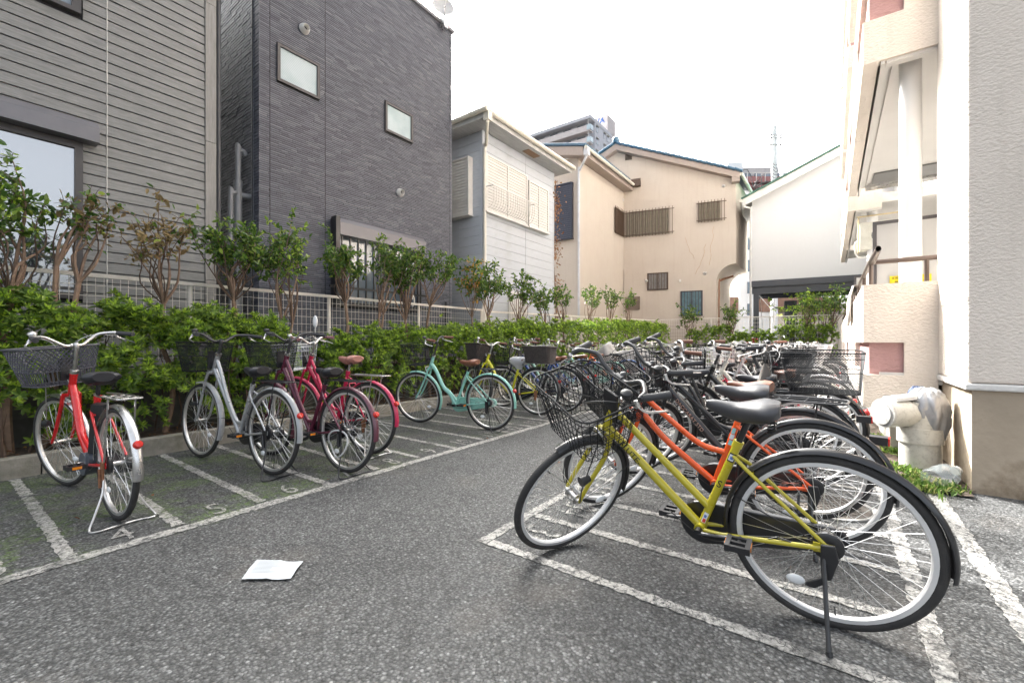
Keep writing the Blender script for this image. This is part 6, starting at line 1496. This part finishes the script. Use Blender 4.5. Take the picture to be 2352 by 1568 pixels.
    if text:
        s_, size, tcol, where = text
        if where == 'down':
            p = (hb + AX * (.07 if frame == 'single' else .02)); q = bb; dd = Vector(q - p).normalized(); mid = Vector(p + (q - p) * text_t.get(s_, .4)) + Vector((0, .0275 if frame == 'single' else .0202, 0)); up = Vector((0, 1, 0)).cross(dd)
        nz = Vector((0, 1, 0)); ex = dd; ey = nz.cross(ex)
        text_part('lettering', s_, size, frame_mat(mid, ex, ey), tcol, fr_, .0006)
    if lock:
        m = MB(); L_ = [(.02 + .11 * math.cos(q * .52) , .07 + .02 * math.sin(q), R - .1 + .11 * math.sin(q * .52)) for q in range(13)]; m.tube(smooth(L_, 2), .007, 7); m.part('cable_lock', M_CABLEW, b)
    return b
text_t = {'-FLUTE-': .27, 'DACCARAT STD': .42}
def H(d): return R_(d)
MUST = (.42, .36, .018); ORAN = (.80, .105, .015); MINT = (.26, .54, .46); YEL = (.58, .55, .02)
M_CLEAR = mat('clear crinkled plastic', (.72, .74, .76), .18, var=.1, bump=.6, bscale=45, alpha=.6)
M_RIMW = mat('pale satin rim', (.66, .66, .66), .42, .35, var=.04)
GR, GLF = 'bicycles parked on the building side', 'bicycles parked along the hedge'
olive = bicycle('mustard green city bicycle with black wire basket on side stand, nearest to the viewer', (1.224, 1.691), H(145.1), H(-6.1), H(65), WB=1.084, xb=.452, zb=.287, xs=.297, zs=.69, xh=.822, zh=.822, xg=.775, w=.273, zg=.995, frame='mixte2', col=MUST, sad=M_SADG, stand='side', text=('-FLUTE-', .042, M_INK, 'down'), rim=M_RIMW, group=GR, bsk=dict(top=(.33, .42), bot=(.25, .33), h=.27), bskc=(.985, 0, .695), sad_z=.125, tail='none')
text_part('lettering', 'S', .045, frame_mat((.372, .0182, .50), (-.933, 0, -.359), (-.359, 0, .933)), M_INK, olive, .0006)
def sticker(bike, p, up, w_, h_, mt, y=.0185):
    up = Vector(up).normalized(); ex = up.cross(Vector((0, 1, 0)))
    m = MB(frame_mat((p[0], y, p[1]), ex, up)); G = [[(x * w_ / 2, q * h_ / 2, -.0035 * abs(x) ** 2 * (w_ / .03)) for x in (-1, -.5, 0, .5, 1)] for q in (-1, 0, 1)]; m.grid(G); m.part('sticker', mt, bike)
M_STW = mat('white sticker', (.7, .72, .75), .4); M_STB = mat('blue sticker', (.10, .18, .45), .4); M_STK = mat('black sticker', (.02, .02, .02), .4); M_STR = mat('red sticker', (.6, .05, .04), .4); M_STT = mat('teal sticker', (.3, .6, .62), .4)
for q_, w_, h_, mt_, y_ in (((.323, .623), .026, .040, M_STK, .0182), ((.323, .623), .020, .028, M_STW, .0190), ((.323, .622), .012, .014, M_STB, .0198), ((.432, .338), .018, .05, M_STW, .0182), ((.436, .325), .012, .018, M_STR, .0190), ((.430, .345), .010, .014, M_STB, .0190)): sticker(olive, q_, (-.36, 0, .93), w_, h_, mt_, y_)
orange = bicycle('orange city bicycle with curved twin frame tubes and grey saddle behind the mustard green one', (1.62, 2.36), H(150), H(-7), H(50), WB=1.10, xb=.47, zb=.275, xs=.335, zs=.69, xh=.86, zh=.82, xg=.74, w=.26, zg=1.02, frame='curve', col=ORAN, sad=M_SADG, stand='side', rim=M_RIMW, group=GR, basket_k='mesh', sad_z=.12, tail='none')
m = MB(Matrix.Translation((.10, .05, .49)) @ Matrix.Rotation(R_(-80), 4, 'Y')); m.lathe([(.001, .022), (.018, .020), (.023, .010), (.023, -.006), (.001, -.008)], 18); m.part('rear_reflector', M_REDR, orange)
for q_, w_, h_, mt_ in (((.368, .60), .02, .035, M_STT), ((.378, .565), .022, .03, M_STW), ((.386, .53), .02, .03, M_STT)): sticker(orange, q_, (-.31, 0, .95), w_, h_, mt_, .0182)
bicycle('black city bicycle with DACCARAT STD lettering, wire basket and flat rear rack', (1.85, 2.74), H(134), H(-7), H(62), WB=1.10, xh=.85, zh=.86, xg=.76, w=.26, zg=1.06, frame='single', col=(.016, .016, .018), sad=M_SADB, stand='side', rim=M_RIM, rear='rack', tail='light', text=('DACCARAT STD', .038, mat('copper print', (.60, .38, .30), .4, .3), 'down'), group=GR, lock=True)
bicycle('black bicycle with large rear mesh basket and chain case, fourth in the right row', (2.20, 3.30), H(146), H(-3), H(20), frame='double', col=(.02, .02, .022), rear='mesh', tail='light', group=GR, xg=.74, zg=1.05, grip=M_GRIPB, stand='twin')
bicycle('red city bicycle with battery, dark resin basket and chrome rack, leftmost in the lot', (-2.45, 2.70), H(147.5), 0, H(14), R=.345, WB=1.14, xs=.36, zs=.74, xh=.88, zh=.87, xg=.66, w=.275, zg=1.13, frame='loop', col=(.60, .012, .015), guard=M_CHR, grip=M_GRIPK, bar=M_CHR, sad=M_SADK, rear='rack', basket_k='resin', bsk=dict(top=(.34, .44), bot=(.25, .32), h=.27), bskc=(1.08, 0, .79), e_batt=True, group=GLF, lock=False, bar_dz=.06, stem_m=M_CHR)
bicycle('silver city bicycle with black mesh basket standing in stall six', (-1.99, 3.60), H(151), H(2), 0, R=.35, WB=1.12, xb=.47, xh=.87, zh=.97, xg=.66, w=.28, zg=1.15, xs=.30, zs=.73, frame='double', col=(.42, .43, .44), metal=.5, guard=(.34, .35, .36), basket_k='mesh', bskc=(1.08, 0, .82), rear='rack', group=GLF)
bicycle('maroon purple city bicycle with black mesh basket and orange rear reflector', (-1.40, 3.66), H(149.5), H(2), H(5), R=.35, WB=1.12, xb=.48, xh=.87, zh=.97, xg=.68, w=.28, zg=1.16, xs=.30, zs=.72, frame='double', col=(.10, .012, .035), metal=.2, guard=(.12, .03, .05), basket_k='mesh', bskc=(1.08, 0, .82), rear='rack', group=GLF, lock=True)
bicycle('crimson pink bicycle with steel wire basket and pinkish brown saddle', (-1.40, 4.26), H(152), H(1), H(10), R=.35, WB=1.11, xh=.86, zh=.95, xg=.78, w=.25, zg=1.13, xs=.30, zs=.80, frame='double', col=(.50, .008, .06), guard=(.50, .008, .07), bar=M_CHR, stem_m=M_CHR, grip=mat('mauve grip', (.22, .10, .11), .6), sad=M_SADP, basket_k='wire', bsk=dict(mt=M_WIREL), bskc=(1.07, 0, .80), rear='rack', group=GLF, lock=True)
m = MB(); 
mr_ = thing('mirror', 'small white bicycle mirror standing up from the crimson bicycle handlebar', 'mirror', (0, 0, 0)); 
_w = Vector((-1.975, 4.37)); _mx, _my = _w.x, _w.y; _la, _lb = _mx * CA + _my * SA, -_mx * SA + _my * CA
m = MB(); m.tube([(_la, _lb, 1.10), (_la, _lb, 1.24)], .006, 8); m.part('rod', M_CHR, mr_)
m = MB(); m.ball((_la, _lb, 1.30), .055, 10, (.35, .6, 1.1)); m.part('mirror_head', mat('white mirror shell', (.7, .7, .7), .3), mr_)
bicycle('mint green low step bicycle with matching mudguards and brown grips', (-.27, 5.40), H(153), H(-1.5), H(10), R=.345, WB=1.12, xb=.50, xh=.85, zh=.90, xg=.68, w=.27, zg=1.13, xs=.31, zs=.72, frame='loop', col=MINT, guard=MINT, case=MINT, grip=M_GRIPB, sad=M_SADB, basket_k='wire', bskc=(1.07, 0, .80), rear='rack', group=GLF)
bicycle('yellow bicycle with plastic covered saddle and big brown wicker rear basket', (.38, 6.52), H(152), H(2), H(-12), R=.35, WB=1.11, xh=.855, zh=.90, xg=.74, w=.275, zg=1.09, xs=.33, zs=.69, frame='loop', col=YEL, guard=(.03, .03, .03), grip=M_GRIPB, bar=M_CHR, stem_m=M_CHR, sad=M_SADB, basket_k='wicker', bskc=(1.07, 0, .78), rear='wicker', plastic=M_CLEAR, group=GLF)
bicycle('dark navy bicycle half hidden behind the wicker rear basket', (.80, 6.80), H(152), 0, H(25), R=.345, frame='double', col=(.015, .02, .05), zg=1.08, grip=M_GRIPB, sad=M_SADB, basket_k='wire', rear='rack', group=GLF)
bicycle('blue bicycle with brown grips behind the yellow one', (.95, 7.35), H(152), 0, H(-15), R=.345, frame='single', col=(.02, .06, .22), zg=1.10, grip=M_GRIPB, sad=M_SADB, basket_k='wire', bar=M_CHR, group=GLF)
bicycle('pale mint bicycle with flat black rack beyond the wicker basket', (1.12, 7.62), H(152), 0, H(20), R=.35, frame='loop', col=(.30, .55, .46), guard=(.05, .06, .06), zg=1.11, grip=M_GRIPB, sad=M_SADB, basket_k=None, rear='rack', group=GLF)
bicycle('royal blue bicycle with steel wire basket and tan saddle', (1.62, 8.5), H(152), 0, H(0), R=.345, frame='loop', col=(.02, .08, .36), zg=1.10, grip=M_GRIPB, sad=M_SADB, basket_k='wire', bsk=dict(mt=M_WIREL), bar=M_CHR, guard=(.02, .07, .30), group=GLF)
bicycle('second pale mint bicycle with mint chain case beyond the royal blue one', (2.05, 9.0), H(152), 0, H(10), R=.34, frame='loop', col=(.28, .54, .45), case=(.28, .54, .45), guard=(.28, .54, .45), sad=M_SADB, grip=M_GRIPB, basket_k=None, group=GLF)
bicycle('bright orange framed bicycle with blue mudguards near the grey cover', (2.6, 9.7), H(150), 0, H(15), R=.34, frame='single', col=(.75, .14, .02), guard=(.03, .10, .30), grip=M_GRIPB, basket_k=None, group=GLF)
# ---- building side, farther
R1 = bicycle('black bicycle facing the building with black mesh front basket', W(4.42, 1.36)[:2], H(-36.3), H(2), H(12), frame='double', col=(.02, .02, .02), sad=M_SADG, basket_k='mesh', zg=1.03, zh=.84, group=GR)
R2 = bicycle('dark grey bicycle facing the building, seat beside the black mesh basket bicycle', W(5.0, 1.45)[:2], H(-34), 0, H(-10), frame='double', col=(.05, .05, .055), sad=M_SADG, basket_k='mesh', zg=1.04, zh=.84, group=GR)
R3 = bicycle('black bicycle with brown grips facing the aisle behind the grey bag', W(4.75, .10)[:2], H(146), H(-2), H(15), frame='single', col=(.02, .02, .02), grip=M_GRIPB, sad=M_SADB, basket_k='wire', zg=1.06, group=GR, rear='rack')
R4 = bicycle('white framed bicycle with pink chain case and cream mudguards', W(5.6, .15)[:2], H(144), 0, H(-8), frame='loop', col=(.62, .60, .54), case=(.6, .03, .12), guard=(.60, .57, .48), basket_k='wire', bsk=dict(mt=M_WIREL), bar=M_CHR, zg=1.03, group=GR)
R5 = bicycle('crimson bicycle with red frame deep in the right hand row', W(6.05, 1.4)[:2], H(-37), 0, H(10), frame='double', col=(.55, .02, .06), basket_k='mesh', bar=M_CHR, zg=1.02, group=GR)
R6 = bicycle('silver framed bicycle with steel basket and grey saddle in the right hand row', W(6.5, .1)[:2], H(144), 0, H(-10), frame='double', col=(.55, .56, .57), metal=.4, guard=(.55, .56, .57), basket_k='wire', bsk=dict(mt=M_WIREL), bar=M_CHR, sad=M_SADG, zg=1.03, group=GR)
protos = [R4, R6, R1, R3, R6, R5]; pn = ['cream white bicycle with wire basket', 'silver bicycle with wire basket', 'black bicycle with mesh basket', 'black bicycle with brown grips', 'silver grey bicycle with steel basket', 'crimson red bicycle with mesh basket']
ordn = ['seventh', 'eighth', 'ninth', 'tenth', 'eleventh', 'twelfth', 'thirteenth', 'fourteenth', 'fifteenth', 'sixteenth', 'seventeenth', 'eighteenth', 'nineteenth', 'twentieth', 'twenty first', 'twenty second', 'twenty third', 'twenty fourth', 'twenty fifth', 'twenty sixth', 'twenty seventh']
a = 7.0; i = 0
seq = [3, 2, 1, 2, 3, 4, 2, 3, 0, 2, 1, 3, 4, 2, 5, 3, 2, 0, 3, 2, 4]
for i in range(21):
    k = seq[i % len(seq)]; src = protos[k]; flip = (i % 2 == 0)
    c = copy_tree(src); a = 7.0 + i * .46
    bpos = (1.45 + rnd.uniform(-.22, .18)) if flip else (.12 + rnd.uniform(-.12, .28)); a += rnd.uniform(-.1, .1)
    c.location = W(a, bpos, 0); c.rotation_euler = (R_(rnd.uniform(-3, 3)), 0, R_((-36 if flip else 144) + rnd.uniform(-10, 10)))
    c['label'] = '%s facing the %s, %s in the right row' % (pn[k], 'building' if flip else 'aisle', ordn[i])
for i, (k, aa) in enumerate(((4, 10.6), (2, 11.1), (0, 12.0), (3, 12.6), (1, 13.3))):
    c = copy_tree(protos[k]); c.location = W(aa, 3.5 + rnd.uniform(-.1, .1), 0); c.rotation_euler = (0, 0, R_(150 + rnd.uniform(-4, 4))); c['group'] = GLF
    c['label'] = '%s beyond the grey cover, %s along the hedge' % (pn[k], ['first', 'second', 'third', 'fourth', 'last'][i])
for i, (k, x_, y_) in enumerate(((1, 4.3, 13.2), (2, 5.1, 13.0), (0, 6.0, 13.4), (4, 6.9, 13.0), (3, 7.9, 13.3))):
    c = copy_tree(protos[k]); c.location = (x_ + .5, y_, 0); c.rotation_euler = (0, 0, R_(70 + rnd.uniform(-8, 8))); c['group'] = 'bicycles parked toward the back fence'
    c['label'] = '%s near the back fence, %s counted from the left' % (pn[k], ['first', 'second', 'third', 'fourth', 'fifth'][i])
# grey cover over a bicycle
def cover(label, base, head, L=1.75, seed=2):
    t = wthing('bicycle_cover', label, 'bicycle cover', (base[0], base[1], 0), (0, 0, head)); G = []; rr = random.Random(seed)
    n = 26
    for i in range(n + 1):
        s = i / n; x = -.35 + L * s; top = float(np.interp(s, [0, .12, .28, .42, .62, .70, .80, 1], [.62, .80, .98, .90, .86, 1.12, .98, .70])); hw = float(np.interp(s, [0, .3, .55, .70, .85, 1], [.08, .13, .11, .28, .22, .1])); bot = .34 + .05 * math.sin(i * 1.3)
        row = []
        for j in range(17):
            q = j / 16; ang = math.pi * q
            y = -hw * math.cos(ang) * (1 + .12 * math.sin(i * 1.1 + j)); z = bot + (top - bot) * (math.sin(ang) ** .45) 
            row.append((x, y + .012 * math.sin(i * 2.3 + j * 1.9), z + .014 * math.sin(i * 1.7 - j * 2.1)))
        G.append(row)
    m = MB(); m.grid(G); m.add(G[0], [tuple(range(17))]); m.add(G[-1], [tuple(range(17))[::-1]]); o = m.part('cover_fabric', mat('pale grey cover fabric', (.36, .35, .34), .55, var=.1, bump=.4, bscale=20), t, sm='all')
    q = o.modifiers.new('sub', 'SUBSURF'); q.levels = 1; q.render_levels = 1
    tx = bpy.data.textures.new('folds', 'CLOUDS'); tx.noise_scale = .12; q = o.modifiers.new('folds', 'DISPLACE'); q.texture = tx; q.strength = .06; q.mid_level = .5
    for cx in (0.0, 1.08):
        m = MB(); prof = [(.32 + .018 * math.cos(i / 8 * 2 * math.pi), .0175 * math.sin(i / 8 * 2 * math.pi)) for i in range(8)]; m.lathe(prof, 40, (cx, 0, .34), 'y', close=True); w = m.part('wheel', M_RUB, t)
        m = MB()
        for i in range(24): th = i / 24 * 2 * math.pi; m.tube([(cx, .02 * (-1) ** i, .34), (cx + .3 * math.cos(th), 0, .34 + .3 * math.sin(th))], .0014, 3, caps=False)
        m.lathe([(.31, .01), (.29, .01), (.29, -.01), (.31, -.01)], 40, (cx, 0, .34), 'y', close=True); m.part('spokes', M_SPK, w, kind='stuff')
cover('pale grey fabric cover pulled over a bicycle in front of the far hedge', (3.05, 9.9), H(145), seed=2)
# grey bag hanging on the black bicycle basket
bt = MB(); G = []
ba_, bb_ = (1758 - 1176) / 1000 * 3.35, 3.35
for k, (r_, z) in enumerate(((.012, .93), (.03, .88), (.055, .80), (.08, .70), (.10, .60), (.10, .53), (.06, .49), (.01, .48))):
    G.append([(r_ * (1 + .15 * math.sin(j * 1.5 + k)) * math.cos(j / 20 * 2 * math.pi), r_ * .6 * (1 + .12 * math.sin(j * 2.1 + k)) * math.sin(j / 20 * 2 * math.pi), z) for j in range(20)])
bt.grid(G, True); o = bpy.data.objects.new('cloth_bag', bt.mesh('cloth_bag', mat('grey brown cloth', (.13, .115, .10), .85, var=.15, bump=.4), (0, 0, .48), 'all')); COL.objects.link(o); o.location = (ba_, bb_, .48); tag(o, 'grey brown cloth bag hanging from a wire front basket', 'bag')
